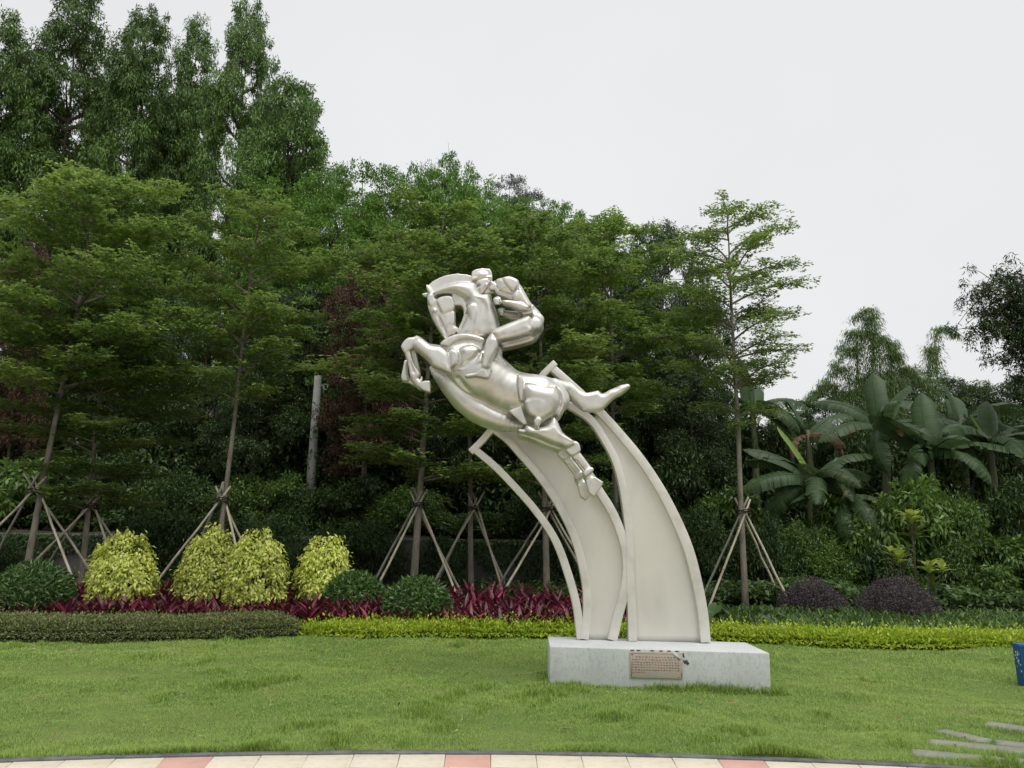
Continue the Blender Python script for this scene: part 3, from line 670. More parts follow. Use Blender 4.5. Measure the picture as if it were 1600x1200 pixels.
# tail
H.limb([W((838, 606), .02), W(cB(700, 286), .06), W(cB(790, 318), .10)], R(20, 9, 8), .04, .8)
H.limb([W(cB(722, 268), .08), W(cB(780, 300), .10), W(cB(838, 358), .13), W(cB(888, 412), .15), W(cB(945, 440), .16), W(cB(1000, 430), .16), W(cB(1055, 415), .16), W(cB(1108, 376), .16), W(cB(1165, 345), .16), W(cB(1240, 313), .16)],
       [v * SC / 4.8 for v in (16, 32, 46, 52, 58, 60, 50, 34, 32, 24)], .01, .75)
shape(H, PB(725, 262, 830, 280, 900, 340, 940, 356, 1000, 345, 1030, 340, 1062, 366, 1112, 335, 1160, 322, 1192, 300, 1256, 289, 1267, 320, 1212, 370, 1150, 402, 1072, 480, 1012, 500, 922, 496, 862, 442, 790, 352), .02, .055, .06, .15)
horse = obj('horse', shift(H.mesh('horse', 1)), M['metal'], sculpt)

# ---- rider
lo = W((715, 600)); hi = W((862, 418))
Rd = SDF((lo[0], YC - .48, lo[2]), (hi[0], YC + .44, hi[2]), .0092)
shape(Rd, PA(737, 160, 762, 138, 810, 122, 872, 124, 880, 200, 850, 242, 815, 272, 796, 293, 775, 286, 760, 252, 746, 228, 736, 205, 745, 178), .03, .062, .05)     # head
Rd.limb([W(cA(745, 172)), W(cA(738, 203)), W(cA(758, 212))], R(1.6, 2.4, 1.8), .005, .8)                  # nose
for sg in (-1, 1):
    shape(Rd, PA(745, 178, 770, 170, 786, 186, 770, 198, 752, 194), .03, .01, .01, sg * .085, op='sub')                                  # eye socket
    Rd.ell(W(cA(768, 186), sg * .055), (1.6 * SC, .016, 1.3 * SC), 0, .003)
    Rd.limb([W(cA(748, 236), sg * .02), W(cA(772, 240), sg * .07)], R(1.0, 1.0), .003, 1, 'sub')            # mouth
    shape(Rd, PA(826, 176, 846, 168, 856, 188, 842, 214, 830, 204), .02, .012, .012, sg * .088)                                         # ear
    Rd.limb([W(cA(800, 200), sg * .10), W(cA(805, 240), sg * .095), W(cA(790, 275), sg * .07)], R(1.2, 1.8, 1.2), .004, 1, 'sub')       # jaw line
Rd.limb([W(cA(845, 235)), W(cA(905, 205)), W(cA(950, 205))], R(9, 10, 12), .008, .85)                     # neck
shape(Rd, PA(868, 160, 900, 168, 938, 190, 946, 240, 905, 252, 862, 238, 882, 200), .075, .03, .02)        # collar
shape(Rd, PA(928, 152, 975, 132, 1040, 128, 1085, 138, 1140, 172, 1182, 228, 1216, 292, 1256, 360, 1292, 398, 1342, 452, 1376, 516, 1370, 562, 1346, 606, 1300, 636, 1258, 640, 1250, 520, 1180, 492, 1150, 452, 1120, 382, 1080, 322, 1000, 300, 945, 272, 936, 215), .05, .115, .10)
shape(Rd, PA(936, 226, 1000, 258, 1060, 268, 1105, 300, 1116, 350, 1060, 350, 1000, 326, 950, 304, 922, 268), .07, .05, .04)      # chest
shape(Rd, PA(988, 150, 1040, 132, 1085, 140, 1142, 172, 1142, 236, 1100, 288, 1052, 262, 1004, 206), .125, .06, .04)                    # shirt yoke
shape(Rd, PA(938, 166, 970, 160, 1000, 205, 975, 240, 944, 236), .11, .02, .02)
shape(Rd, PA(1256, 480, 1300, 470, 1350, 482, 1377, 520, 1369, 572, 1346, 612, 1300, 637, 1258, 634), .13, .06, .05)                     # hip
shape(Rd, PA(1150, 440, 1215, 430, 1270, 395, 1285, 420, 1255, 478, 1180, 490), .145, .015, .015)                                       # belt
shape(Rd, PA(1138, 190, 1180, 240, 1222, 312, 1264, 386, 1238, 418, 1190, 402, 1140, 352, 1092, 332, 1086, 292, 1132, 242), .03, .062, .05, -.215)   # near upper arm
shape(Rd, PA(1138, 190, 1222, 312, 1264, 386, 1238, 418, 1180, 400, 1132, 330), .03, .062, .05, .20)
shape(Rd, PA(988, 330, 1100, 335, 1180, 350, 1242, 396, 1226, 427, 1170, 432, 1110, 416, 1050, 386, 1000, 370), .025, .055, .045, -.24)              # near forearm
Rd.limb([W(cA(1130, 238), -.285), W(cA(1110, 268), -.29), W(cA(1086, 292), -.27)], R(1.8, 2.0, 1.8), .003)
def fist(c, dy, s=1.0):
    Rd.ell(W((c[0], c[1]), dy), (6.6 * SC * s, .042 * s, 5.6 * SC * s), 15, .008)
    for i in range(4):                                                                                   # four curled fingers, unequal
        o = (-5.2 + .5 * i, -3.6 + 2.5 * i); r = (1.55, 1.65, 1.55, 1.3)[i]
        Rd.limb([W((c[0] + 1, c[1] + o[1]), dy - .048), W((c[0] + o[0], c[1] + o[1]), dy - .040), W((c[0] + o[0] - .5, c[1] + o[1] + .4), dy), W((c[0] + o[0] + 3, c[1] + o[1] + .6), dy + .02)], R(r, r, r, r * .9), .004)
    Rd.limb([W((c[0] + 3, c[1] - 4.4), dy - .02), W((c[0] - 1, c[1] - 6.2), dy - .02), W((c[0] - 5, c[1] - 5.2), dy - .01)], R(2.0, 1.8, 1.5), .005)
fist(cA(950, 335), -.19); fist(cA(990, 440), .12, .9)
Rd.limb([W(cA(1160, 470), .2), W(cA(1080, 470), .17), W(cA(1020, 455), .14)], R(7.5, 7.5, 6), .010, .9)
Rd.limb([W(cA(1180, 400), .2), W(cA(1160, 470), .2)], R(7.5, 7.5), .010, .9)
for dy, sh in ((-.27, (0, 0)), (.24, (6, 13))):
    sg = -1 if dy < 0 else 1
    Rd.limb([W((cA(1290, 560)[0] + sh[0] * .4, cA(1290, 560)[1] + sh[1] * .4), sg * .12), W((cA(1230, 575)[0] + sh[0], cA(1230, 575)[1] + sh[1]), dy)], R(12, 12), .02, .9)
    shape(Rd, PA(1254, 488, 1264, 632, 1190, 656, 1100, 686, 1020, 702, 952, 714, 915, 694, 880, 652, 900, 614, 960, 584, 1050, 544, 1130, 514, 1190, 490), .03, .085, .08, dy, sh)
    shape(Rd, PA(1190, 560, 1130, 590, 1040, 640, 950, 690, 960, 712, 1100, 684, 1250, 636, 1256, 590), .085, .025, .03, dy, sh, .008)
    shape(Rd, PA(850, 682, 888, 640, 920, 656, 953, 706, 949, 780, 920, 850, 886, 906, 870, 962, 830, 982, 795, 960, 808, 880, 820, 800, 830, 730), .025, .065, .06, dy * 1.06, sh)
    shape(Rd, PA(868, 700, 925, 690, 945, 720, 938, 790, 905, 850, 866, 905, 850, 860, 862, 780), .07, .030, .03, dy * 1.06, sh, .008)
    shape(Rd, PA(800, 962, 840, 984, 864, 1040, 852, 1064, 790, 1056, 740, 1047, 650, 1056, 639, 1030, 680, 1018, 740, 1008), .035, .026, .02, dy * 1.06, sh)
    Rd.limb([W((cA(842, 900)[0] + sh[0], cA(842, 900)[1] + sh[1]), dy * 1.06), W((cA(838, 960)[0] + sh[0], cA(838, 960)[1] + sh[1]), dy * 1.06), W((cA(845, 1022)[0] + sh[0], cA(845, 1022)[1] + sh[1]), dy * 1.06)], R(7.5, 5.6, 6), .012, .85)
    Rd.limb([W((cA(872, 900)[0] + sh[0], cA(872, 900)[1] + sh[1]), dy * 1.06), W((cA(880, 985)[0] + sh[0], cA(880, 985)[1] + sh[1]), dy * 1.06)], R(3.4, 3), .006, .9)
rider = obj('rider', shift(Rd.mesh('rider', 1)), M['metal'], sculpt)
Cp = SDF((W(cA(680, 260))[0], YC - .2, W(cA(700, 260))[2]), (W(cA(900, 30))[0], YC + .2, W(cA(700, 30))[2]), .008)
Cp.plate(xz([cA(722, 138), cA(722, 82), cA(745, 68), cA(800, 58), cA(862, 62), cA(876, 85), cA(882, 140), cA(800, 122)]), YC, .055, .022, .01)
Cp.ell(W(cA(800, 108)), (13.6 * SC, .104, 9.5 * SC), -5, .02)
Cp.pillow(xz(PA(700, 152, 718, 130, 760, 120, 884, 116, 882, 132, 800, 134, 745, 140, 715, 156)), YC, .075, .02, .02)
obj('cap', shift(Cp.mesh('cap')), M['metal'], rider)
# ================================================================== plant materials
LF = {}
LF['young'] = foliage('young_tree_leaves', [(0, (0.086, 0.162, 0.041)), (.55, (0.162, 0.273, 0.068)), (.85, (0.279, 0.417, 0.097)), (1, (0.438, 0.547, 0.149))], .32, .45, .4, (0.322, 0.443, 0.105), .8, .55)
LF['gum'] = foliage('gum_leaves', [(0, (0.064, 0.119, 0.036)), (.6, (0.123, 0.224, 0.059)), (1, (0.250, 0.381, 0.108))], .22, .5, .35, (0.220, 0.396, 0.069), .16, .6)
LF['feather'] = foliage('feathery_leaves', [(0, (0.061, 0.141, 0.024)), (.6, (0.120, 0.252, 0.036)), (1, (0.213, 0.383, 0.060))], .28, .5, .3, (0.171, 0.306, 0.045), .3, .5)
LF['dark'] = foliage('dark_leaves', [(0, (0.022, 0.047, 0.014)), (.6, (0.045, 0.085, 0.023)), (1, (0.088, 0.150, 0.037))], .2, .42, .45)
LF['brown'] = foliage('rusty_leaves', [(0, (0.046, 0.035, 0.020)), (.5, (0.111, 0.062, 0.038)), (1, (0.194, 0.102, 0.065))], .2, .6, .3)
LF['grey'] = foliage('grey_leaves', [(0, (.07, .08, .065)), (1, (.15, .165, .14))], .2, .6, .3)
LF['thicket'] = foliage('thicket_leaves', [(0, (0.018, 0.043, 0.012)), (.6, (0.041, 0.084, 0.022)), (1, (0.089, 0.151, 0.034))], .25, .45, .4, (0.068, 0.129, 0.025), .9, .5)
LF['fresh'] = foliage('fresh_shrub_leaves', [(0, (0.048, 0.096, 0.020)), (.6, (0.096, 0.183, 0.034)), (1, (0.192, 0.317, 0.064))], .28, .42, .45, (0.144, 0.249, 0.043), 1.1, .5)
LF['banana'] = foliage('banana_leaf_green', [(0, (0.042, 0.085, 0.029)), (1, (0.071, 0.121, 0.045))], .28, .45, .32)
LF['banana_young'] = foliage('banana_leaf_young', [(0, (0.182, 0.299, 0.036)), (1, (0.224, 0.351, 0.048))], .4, .35, .5)
LF['banana_dry'] = foliage('banana_leaf_dry', [(0, (.15, .10, .055)), (1, (.27, .19, .11))], .2, .7, .2)
LF['bamboo'] = foliage('bamboo_leaves', [(0, (0.083, 0.138, 0.042)), (1, (0.182, 0.276, 0.084))], .3, .5, .3)
LF['hedge_dark'] = foliage('clipped_hedge_leaves', [(0, (0.105, 0.136, 0.045)), (.6, (0.208, 0.250, 0.089)), (1, (0.342, 0.380, 0.149))], .2, .5, .35, (0.202, 0.240, 0.072), 1.3, .5)
LF['lime'] = foliage('lime_hedge_leaves', [(0, (0.205, 0.338, 0.023)), (.55, (0.400, 0.536, 0.040)), (1, (0.605, 0.700, 0.094))], .33, .45, .35, (0.362, 0.470, 0.041), 2.2, .45)
LF['gold'] = foliage('golden_shrub_leaves', [(0, (0.391, 0.480, 0.078)), (.6, (0.690, 0.755, 0.166)), (1, (0.755, 0.764, 0.300))], .28, .42, .4)
LF['ball'] = foliage('dark_ball_leaves', [(0, (.035, .085, .020)), (.6, (.075, .155, .036)), (1, (.14, .24, .06))], .22, .35, .5)
LF['purple'] = foliage('purple_shrub_leaves', [(0, (.06, .048, .052)), (.7, (.105, .082, .088)), (1, (.17, .135, .14))], .15, .55, .3)
LF['cordyline'] = foliage('cordyline_leaves', [(0, (0.055, 0.011, 0.017)), (.6, (0.106, 0.021, 0.032)), (.84, (0.166, 0.028, 0.051)), (.90, (0.331, 0.043, 0.093)), (1, (0.478, 0.085, 0.153))], .25, .38, .5)
LF['lily'] = foliage('lilyturf_leaves', [(0, (0.042, 0.090, 0.021)), (.6, (0.083, 0.158, 0.035)), (1, (0.165, 0.247, 0.063))], .25, .4, .45)
LF['big'] = foliage('big_leaves', [(0, (.05, .11, .035)), (1, (.09, .17, .055))], .3, .35, .5)
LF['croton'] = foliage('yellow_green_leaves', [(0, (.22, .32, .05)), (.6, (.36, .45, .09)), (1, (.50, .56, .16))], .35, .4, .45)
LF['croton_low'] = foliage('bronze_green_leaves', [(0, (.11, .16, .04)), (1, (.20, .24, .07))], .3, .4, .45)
LF['grass'] = foliage('grass_blades', [(0, (0.157, 0.257, 0.061)), (.6, (0.238, 0.370, 0.089)), (.94, (0.327, 0.452, 0.114)), (1, (0.527, 0.502, 0.257))], .30, .55, .25, (0.358, 0.470, 0.122), .55, .65, worn=(0.368, 0.370, 0.167))
LF['grass_tuft'] = foliage('tall_grass_blades', [(0, (0.149, 0.245, 0.047)), (.7, (0.236, 0.350, 0.068)), (1, (0.350, 0.464, 0.094))], .30, .55, .25)
LF['litter'] = foliage('fallen_leaves', [(0, (.10, .07, .035)), (.6, (.28, .21, .11)), (1, (.45, .40, .26))], .1, .7, .2)

LF['climber'] = foliage('climber_leaves', [(0, (.035, .07, .018)), (.6, (.075, .14, .034)), (1, (.13, .21, .055))], .28, .42, .45)
# ================================================================== grass
def in_slab(x, y, grow=0.0):
    m = np.zeros(len(x), bool)
    for (c, d, n, L, wd) in slab_poly:
        u = (x - c[0]) * d[0] + (y - c[1]) * d[1]; v = (x - c[0]) * n[0] + (y - c[1]) * n[1]
        m |= (np.abs(u) < L / 2 + grow) & (np.abs(v) < wd / 2 + grow)
    return m
def ped_dist(x, y):
    return np.maximum.reduce([PF['fl'][0] - x, x - 2.80, (9.40 - (x - .452) * .066) - y, y - 10.3])
def blades(x, y, hgt, wid, lean, name, mat, seg2=False):
    n = len(x); z = lawn_z(x, y) - .008; a = rng.uniform(0, 2 * PI, n)
    d = np.stack([np.cos(a), np.sin(a)], -1); b = np.stack([-d[:, 1], d[:, 0]], -1)
    P = np.stack([x, y, z], -1); up = np.array([0, 0, 1.0])
    tip = P + np.c_[d * (hgt * lean)[:, None], hgt * (1 - .35 * lean)]
    mid = P + np.c_[d * (hgt * lean * .3)[:, None], hgt * .55 * (1 - .2 * lean)]
    wb = np.c_[b * (wid / 2)[:, None], np.zeros(n)]
    if seg2:
        V = np.stack([P - wb, P + wb, mid + wb * .8, mid - wb * .8, tip], 1).reshape(-1, 3); i = np.arange(n)[:, None] * 5
        F = [i + np.array([[0, 1, 2, 3]]), i + np.array([[3, 2, 4]])]
    else:
        V = np.stack([P - wb, P + wb, tip], 1).reshape(-1, 3); F = [np.arange(3 * n).reshape(-1, 3)]
    return obj(name, mesh_np(name, V, F), mat, kind='stuff')
n = 1000000
y = rng.uniform(6.2, 13.9, n); x = rng.uniform(-1, 1, n) * (.66 * y + .6) + .1
r = np.hypot(x - PC[0], y - PC[1])
keep = (r > PR + .072 - .03 * smooth(-.2, .6, vnoise(x, y, .3, 33))) & (rng.uniform(0, 1, n) < np.clip((6.4 / y) ** 1.15, 0, 1)) & (ped_dist(x, y) > .01)
sl = in_slab(x, y, -.012); keep &= ~sl
x, y, r = x[keep], y[keep], r[keep]
n = len(x)
pd_ = ped_dist(x, y)
t1 = vnoise(x, y * .55, .62, 21); t2 = vnoise(x, y * .6, .26, 22); t3 = vnoise(x, y * .6, .12, 23)
tuft = smooth(.30, .75, .45 * t1 + .5 * t2 + .3 * t3)
edge = smooth(.45, .05, r - PR) * (.55 + .45 * smooth(-.3, .5, vnoise(x, y, .5, 31))) * np.where(x > 2.3, .3, 1)
near_p = smooth(.24, .02, pd_) * smooth(1.2, 1.9, x) * (1.9 + .6 * vnoise(x, y, .22, 35)) + smooth(.18, .02, pd_) * (.5 + .35 * vnoise(x, y, .3, 36))
nsl = in_slab(x, y, .10).astype(float) * .6
h = (.026 + .012 * vnoise(x, y, .9, 41)) * rng.uniform(.6, 1.35, n) * (1 + 1.5 * tuft + 1.0 * edge + 1.7 * near_p + nsl) * np.where(y > 11.5, 1.15, 1)
lean = np.clip(rng.normal(.75, .25, n), .1, 1.3) * (1 - .35 * tuft)
tall = (tuft * .80 + edge + near_p * 1.5 + rng.normal(0, .22, n) > .62) & (rng.uniform(0, 1, n) < .85)
wd = (.0050 + .0010 * (y - 6.4)) * rng.uniform(.7, 1.3, n)
blades(x[~tall], y[~tall], h[~tall], wd[~tall], lean[~tall], 'grass', LF['grass'])
blades(x[tall], y[tall], h[tall], wd[tall], lean[tall], 'tall_grass', LF['grass_tuft'], True)
nf = 260; mbl = MB(); y = rng.uniform(6.7, 12.5, nf); x = rng.uniform(-.64, .64, nf) * y; k = ped_dist(x, y) > .1; x, y = x[k], y[k]
P = np.stack([x, y, lawn_z(x, y) + .028], -1)
leaves(mbl, P, rnd_dir(len(P)) * [1, 1, .15], np.c_[np.zeros((len(P), 2)), np.ones(len(P))] + .3 * rnd_dir(len(P)), rng.uniform(.03, .075, len(P)), rng.uniform(.015, .035, len(P)))
obj('fallen_leaves', mbl.mesh('fallen_leaves'), LF['litter'], kind='stuff')
# dry grass caught along the kerb
nf = 900; a = rng.uniform(-.3, .3, nf); rr_ = PR + rng.normal(.06, .022, nf); keep = vnoise(a * 18, a * 0, .35, 77) > -.05; a, rr_ = a[keep], rr_[keep]
P = np.stack([PC[0] + rr_ * np.sin(a), PC[1] + rr_ * np.cos(a), np.full(len(a), .018)], -1); mbl = MB()
leaves(mbl, P, rnd_dir(len(P)) * [1, 1, .25], np.tile([0, 0, 1.0], (len(P), 1)), rng.uniform(.02, .06, len(P)), .005)
obj('dry_grass', mbl.mesh('dry_grass'), LF['litter'], kind='stuff')

# ================================================================== hedges
def hedge(name, label, cpts, depth, hgt, leaf, wl, n, mat, twig, fringe=.0, wob=.03):
    """clipped hedge: front foot line cpts on the ground, leaves all over its rounded box"""
    C = resample(np.array([[*p[:2], 0] for p in cpts]), 60); T = unit(np.gradient(C, axis=0)); Nn = np.stack([-T[:, 1], T[:, 0], 0 * T[:, 0]], -1)
    cen = thing(name, label, 'hedge', tuple(C[30])); o0 = C[30]
    cs = np.array([[.02, 0], [-.03, .3], [-.02, .62], [.05, .90], [.16, 1.0], [.5, 1.02], [.84, 1.0], [.96, .85], [1.0, .5], [1.0, 0]])      # cross section: share of depth, share of height
    mb = MB(); V = []
    for k in range(60):
        hh = hgt * (1 + .06 * float(vnoise(C[k][0], 0, .8, 5)) + .05 * float(vnoise(C[k][0], 3, .3, 6)))
        e = min(1, math.sqrt(min(k, 59 - k) / 3.0 + .02))
        V.append(C[k] + Nn[k] * (depth / 2) + (Nn[k] * ((cs[:, 0:1] - .5) * depth * (.25 + .75 * e))) * .93 + np.array([0, 0, 1]) * cs[:, 1:2] * hh * .90 * (.35 + .65 * e) - o0)
    V = np.stack(V); m = len(cs); i, j = np.meshgrid(np.arange(59), np.arange(m - 1), indexing='ij'); a_ = (i * m + j).ravel()
    mb.add(V.reshape(-1, 3), np.stack([a_, a_ + m, a_ + m + 1, a_ + 1], -1)); obj('dark_core', mb.mesh('dark_core', True), twig, cen)  # dark hull added under the leaves, stands in for the hedge's shaded inside
    # leaves
    seg = np.linalg.norm(np.diff(cs * [depth, hgt], axis=0), axis=1) * np.array([1, 1, 1.2, 1.3, 1.3, 1.2, .8, .3, .2])
    js = rng.choice(m - 1, n, p=seg / seg.sum()); u = rng.uniform(0, 58.999, n); i = u.astype(int); fu = (u - i)[:, None]; fj = rng.uniform(0, 1, n)[:, None]
    P = (V[i, js] * (1 - fu) + V[i + 1, js] * fu) * (1 - fj) + (V[i, js + 1] * (1 - fu) + V[i + 1, js + 1] * fu) * fj
    e1 = V[i + 1, js] - V[i, js]; e2 = V[i, js + 1] - V[i, js]; out = unit(np.cross(e2, e1)); out *= np.sign(out[:, 2] * (js < 6) + out[:, 1] * -1 * (js < 3) + (out[:, 1]) * (js >= 6) + 1e-6)[:, None]
    topw = ((js >= 3) & (js <= 6)).astype(float)
    lump = vnoise(P[:, 0], P[:, 1] + P[:, 2], .22, 8)
    P = P + out * (rng.normal(.012, wob, n) + .018 * lump + topw * fringe * np.abs(rng.normal(0, 1, n)) ** 2 * .5)[:, None]
    D = unit(out * .85 + rnd_dir(n) * .8 + np.array([0, 0, .25])); N = unit(out + rnd_dir(n) * .5 + np.array([0, 0, .5]))
    lm = MB(); leaves(lm, P, D, N, leaf * rng.uniform(.6, 1.3, n), wl * rng.uniform(.7, 1.2, n)); obj('foliage', lm.mesh('foliage'), mat, cen, kind='stuff')
    return cen
twig = surf('hedge_dark_core', (.012, .013, .008), (.03, .03, .018), 8, .95)  # near-black core colours, inner shade of the hedges put into the colour
core_mat_l = surf('lime_hedge_dark_core', (.03, .035, .010), (.06, .07, .018), 8, .95)
hp = [gnd(-160, 1004), gnd(60, 1007), gnd(240, 1006), gnd(400, 1003), gnd(478, 999)]
hedge('clipped_hedge', 'low dull green clipped hedge with a rounded end, left of the lime one', hp, 1.2, .30, .038, .018, 52000, LF['hedge_dark'], twig, .02, .012)
lp = [gnd(464, 999), gnd(560, 1000), gnd(700, 998), gnd(860, 999), gnd(1050, 1003), gnd(1250, 1010), gnd(1400, 1017), gnd(1520, 1016), gnd(1700, 1017)]
hedge('lime_hedge', 'long bright lime yellow hedge running behind the pedestal to the right edge', lp, .75, .150, .058, .031, 46000, LF['lime'], core_mat_l, .042, .024)

# ================================================================== round shrubs
def dome_leaves(mb, rx, rz_, n, L, Wd, droop, lumps, seed, zc=.0, inner=.25):
    r_ = np.random.default_rng(seed)
    d = unit(r_.normal(size=(n * 2, 3))); d = d[d[:, 2] > -.25][:n]; n = len(d)
    Lc = unit(r_.normal(size=(lumps, 3))); Lc[:, 2] = np.abs(Lc[:, 2])
    near = (d @ Lc.T).max(1); bump = .10 * smooth(.86, 1.0, near)
    rad = (1 - inner * r_.uniform(0, 1, n) ** 2.2) * (.90 + bump)
    P = d * rad[:, None] * [rx, rx, rz_] + [0, 0, zc]
    D = unit(d * .6 + r_.normal(size=(n, 3)) * .55 + np.array([0, 0, -droop])); N = unit(d + [0, 0, .35] + r_.normal(size=(n, 3)) * .4)
    leaves(mb, P, D, N, L * r_.uniform(.7, 1.25, n), Wd * r_.uniform(.7, 1.2, n))
def shrub(name, label, cat, px, pw, ptop, pbase, Y, build, mat, group=None, rz=0.0):
    """px, pw: centre and width in the photograph, ptop/pbase its top and foot there"""
    b = at(px, pbase, Y); t = at(px, ptop, Y); wd = pw * math.hypot(b[1], 0) / FPX / math.cos(PITCH) * .98
    g = zz(b[0], Y); hgt = t[2] - g
    th_ = thing(name, label, cat, (b[0], Y, g), rz, None, group)
    build(th_, wd / 2, hgt, mat); return th_
def stems(parent, rx, hgt, n=7, rad=.014, mat=None):
    mb = MB()
    for k in range(n):
        a = k * 2 * PI / n + rng.uniform(-.3, .3); q = rx * rng.uniform(.3, .6)
        mb.tube([[.03 * math.cos(a), .03 * math.sin(a), -.05], [q * .4 * math.cos(a), q * .4 * math.sin(a), hgt * .35], [q * math.cos(a), q * math.sin(a), hgt * .75]], [rad, rad * .8, rad * .4], 5)
    obj('stem', mb.mesh('stem', True), mat or M['bark_dark'], parent)
def gold_build(th_, rx, hgt, mat, n=8400, sd=[0]):
    sd[0] += 1; mb = MB()
    # drooping sprays laid over a dome, ragged below
    r_ = np.random.default_rng(100 + sd[0]); ns = 280; d = unit(r_.normal(size=(ns * 3, 3))); d = d[(d[:, 2] > -.35)][:ns]; ns = len(d)
    rad = r_.uniform(.74, 1.0, ns) * (1 + .16 * vnoise(d[:, 0] * 3, d[:, 1] * 3 + d[:, 2] * 2, 1, sd[0]))
    S = d * rad[:, None] * [rx * .93, rx * .93, hgt * .56] + [0, 0, hgt * .44]
    m = n // ns
    S = np.repeat(S, m, 0); dd = np.repeat(d, m, 0); k = len(S); t = r_.uniform(0, 1, k)[:, None]
    P = S + r_.normal(size=(k, 3)) * .055 + dd * [1, 1, .2] * t * .09 - np.array([0, 0, 1]) * (t ** 1.6) * .13
    D = unit(dd * [.5, .5, .1] + r_.normal(size=(k, 3)) * .55 + np.array([0, 0, -.75])); N = unit(dd + [0, 0, .5] + r_.normal(size=(k, 3)) * .3)
    leaves(mb, P, D, N, r_.uniform(.06, .105, k), r_.uniform(.032, .05, k), .15, .2)
    obj('foliage', mb.mesh('foliage'), mat, th_, kind='stuff'); stems(th_, rx, hgt * .9)
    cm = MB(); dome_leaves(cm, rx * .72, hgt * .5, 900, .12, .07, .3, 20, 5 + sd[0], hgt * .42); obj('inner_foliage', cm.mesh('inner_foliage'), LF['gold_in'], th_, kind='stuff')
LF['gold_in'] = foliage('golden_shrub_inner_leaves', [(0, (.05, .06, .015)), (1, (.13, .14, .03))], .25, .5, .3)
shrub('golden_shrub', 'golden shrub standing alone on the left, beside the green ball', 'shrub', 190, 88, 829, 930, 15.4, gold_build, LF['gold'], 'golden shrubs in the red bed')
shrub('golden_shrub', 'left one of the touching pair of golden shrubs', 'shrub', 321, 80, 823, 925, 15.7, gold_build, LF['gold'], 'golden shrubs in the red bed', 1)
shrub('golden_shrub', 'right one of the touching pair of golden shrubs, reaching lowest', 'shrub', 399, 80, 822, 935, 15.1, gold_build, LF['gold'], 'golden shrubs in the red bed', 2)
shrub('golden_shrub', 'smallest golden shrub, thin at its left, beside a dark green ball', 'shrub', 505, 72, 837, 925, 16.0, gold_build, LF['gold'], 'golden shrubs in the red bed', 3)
def ball_build(th_, rx, hgt, mat, sd=[0]):
    sd[0] += 1; mb = MB(); dome_leaves(mb, rx, hgt * .60, 4200, .10, .030, -.15, 60, 30 + sd[0], hgt * .42, .4)
    obj('foliage', mb.mesh('foliage'), mat, th_, kind='stuff'); stems(th_, rx, hgt * .8)
G_ = 'dark green ball shrubs in the bed'
shrub('ball_shrub', 'dark green ball shrub at the left edge, in front of the stakes', 'shrub', 48, 112, 880, 965, 15.0, ball_build, LF['ball'], G_)
shrub('ball_shrub', 'dark green ball shrub half hidden beside the smallest golden shrub', 'shrub', 553, 92, 896, 960, 15.6, ball_build, LF['ball'], G_)
shrub('ball_shrub', 'dark green ball shrub right behind the lime hedge, at the staked trunk', 'shrub', 651, 100, 904, 972, 14.6, ball_build, LF['ball'], G_)
def purple_build(th_, rx, hgt, mat, sd=[0]):
    sd[0] += 1; mb = MB()
    for (ox, oy, fr, fh, fz, m_) in ((0, 0, .74, .76, .26, 6000), (-.42, .1, .56, .56, .20, 3000), (.40, -.1, .58, .54, .20, 3000), (.08, -.35, .5, .6, .2, 1800)):
        one = MB(); dome_leaves(one, rx * fr, hgt * fh, m_, .050, .016, -.25, 30, 60 + sd[0] * 7 + m_ % 13, hgt * fz, .45); mb.add(np.concatenate(one.V) + [rx * ox, rx * oy, 0], one.F[0])
    obj('foliage', mb.mesh('foliage'), mat, th_, kind='stuff'); stems(th_, rx, hgt * .7)
G_ = 'purple shrubs by the lilyturf'
shrub('purple_shrub', 'smaller dark purple dome shrub beside the tree stakes', 'shrub', 1270, 104, 903, 962, 17.0, purple_build, LF['purple'], G_)
shrub('purple_shrub', 'larger dark purple dome shrub under the yellow green plant', 'shrub', 1402, 128, 899, 966, 16.6, purple_build, LF['purple'], G_)

# ================================================================== red cordylines
def cordy_mesh(seed):
    r_ = np.random.default_rng(seed); n = r_.integers(22, 29); mb = MB()
    for k in range(n):
        t = k / n; az = k * 2.4 + r_.uniform(-.3, .3); el = math.radians(np.interp(t, [0, 1], [4, 68]) + r_.uniform(-9, 9)); L = r_.uniform(.26, .38); W_ = r_.uniform(.045, .066)
        s_ = np.linspace(0, 1, 5); e = el - s_ * (1.0 - .6 * t); hx = np.r_[0, np.cumsum(np.cos((e[1:] + e[:-1]) / 2))] * L / 4; hz_ = np.r_[0, np.cumsum(np.sin((e[1:] + e[:-1]) / 2))] * L / 4
        wv = W_ / 2 * np.array([.35, .9, 1, .7, .04]); d = np.array([math.cos(az), math.sin(az), 0]); b = np.array([-d[1], d[0], 0])
        z0_ = .05 + .22 * t; c = d * hx[:, None] + np.array([0, 0, 1]) * (hz_ + z0_)[:, None]
        V = np.stack([c - b * wv[:, None] + [0, 0, .008], c, c + b * wv[:, None] + [0, 0, .008]], 1).reshape(-1, 3); i = np.arange(4)[:, None] * 3
        mb.add(V, np.concatenate([i + np.array([[0, 1, 4, 3]]), i + np.array([[1, 2, 5, 4]])]))
    return mb.mesh('cordyline')
CM = [cordy_mesh(200 + k) for k in range(7)]
blk = [(o.location.x, o.location.y, .42 if o.name.startswith('golden') else .5) for o in bpy.data.objects if o.type == 'EMPTY' and o.name.split('.')[0] in ('golden_shrub', 'ball_shrub')]
cnt = 0
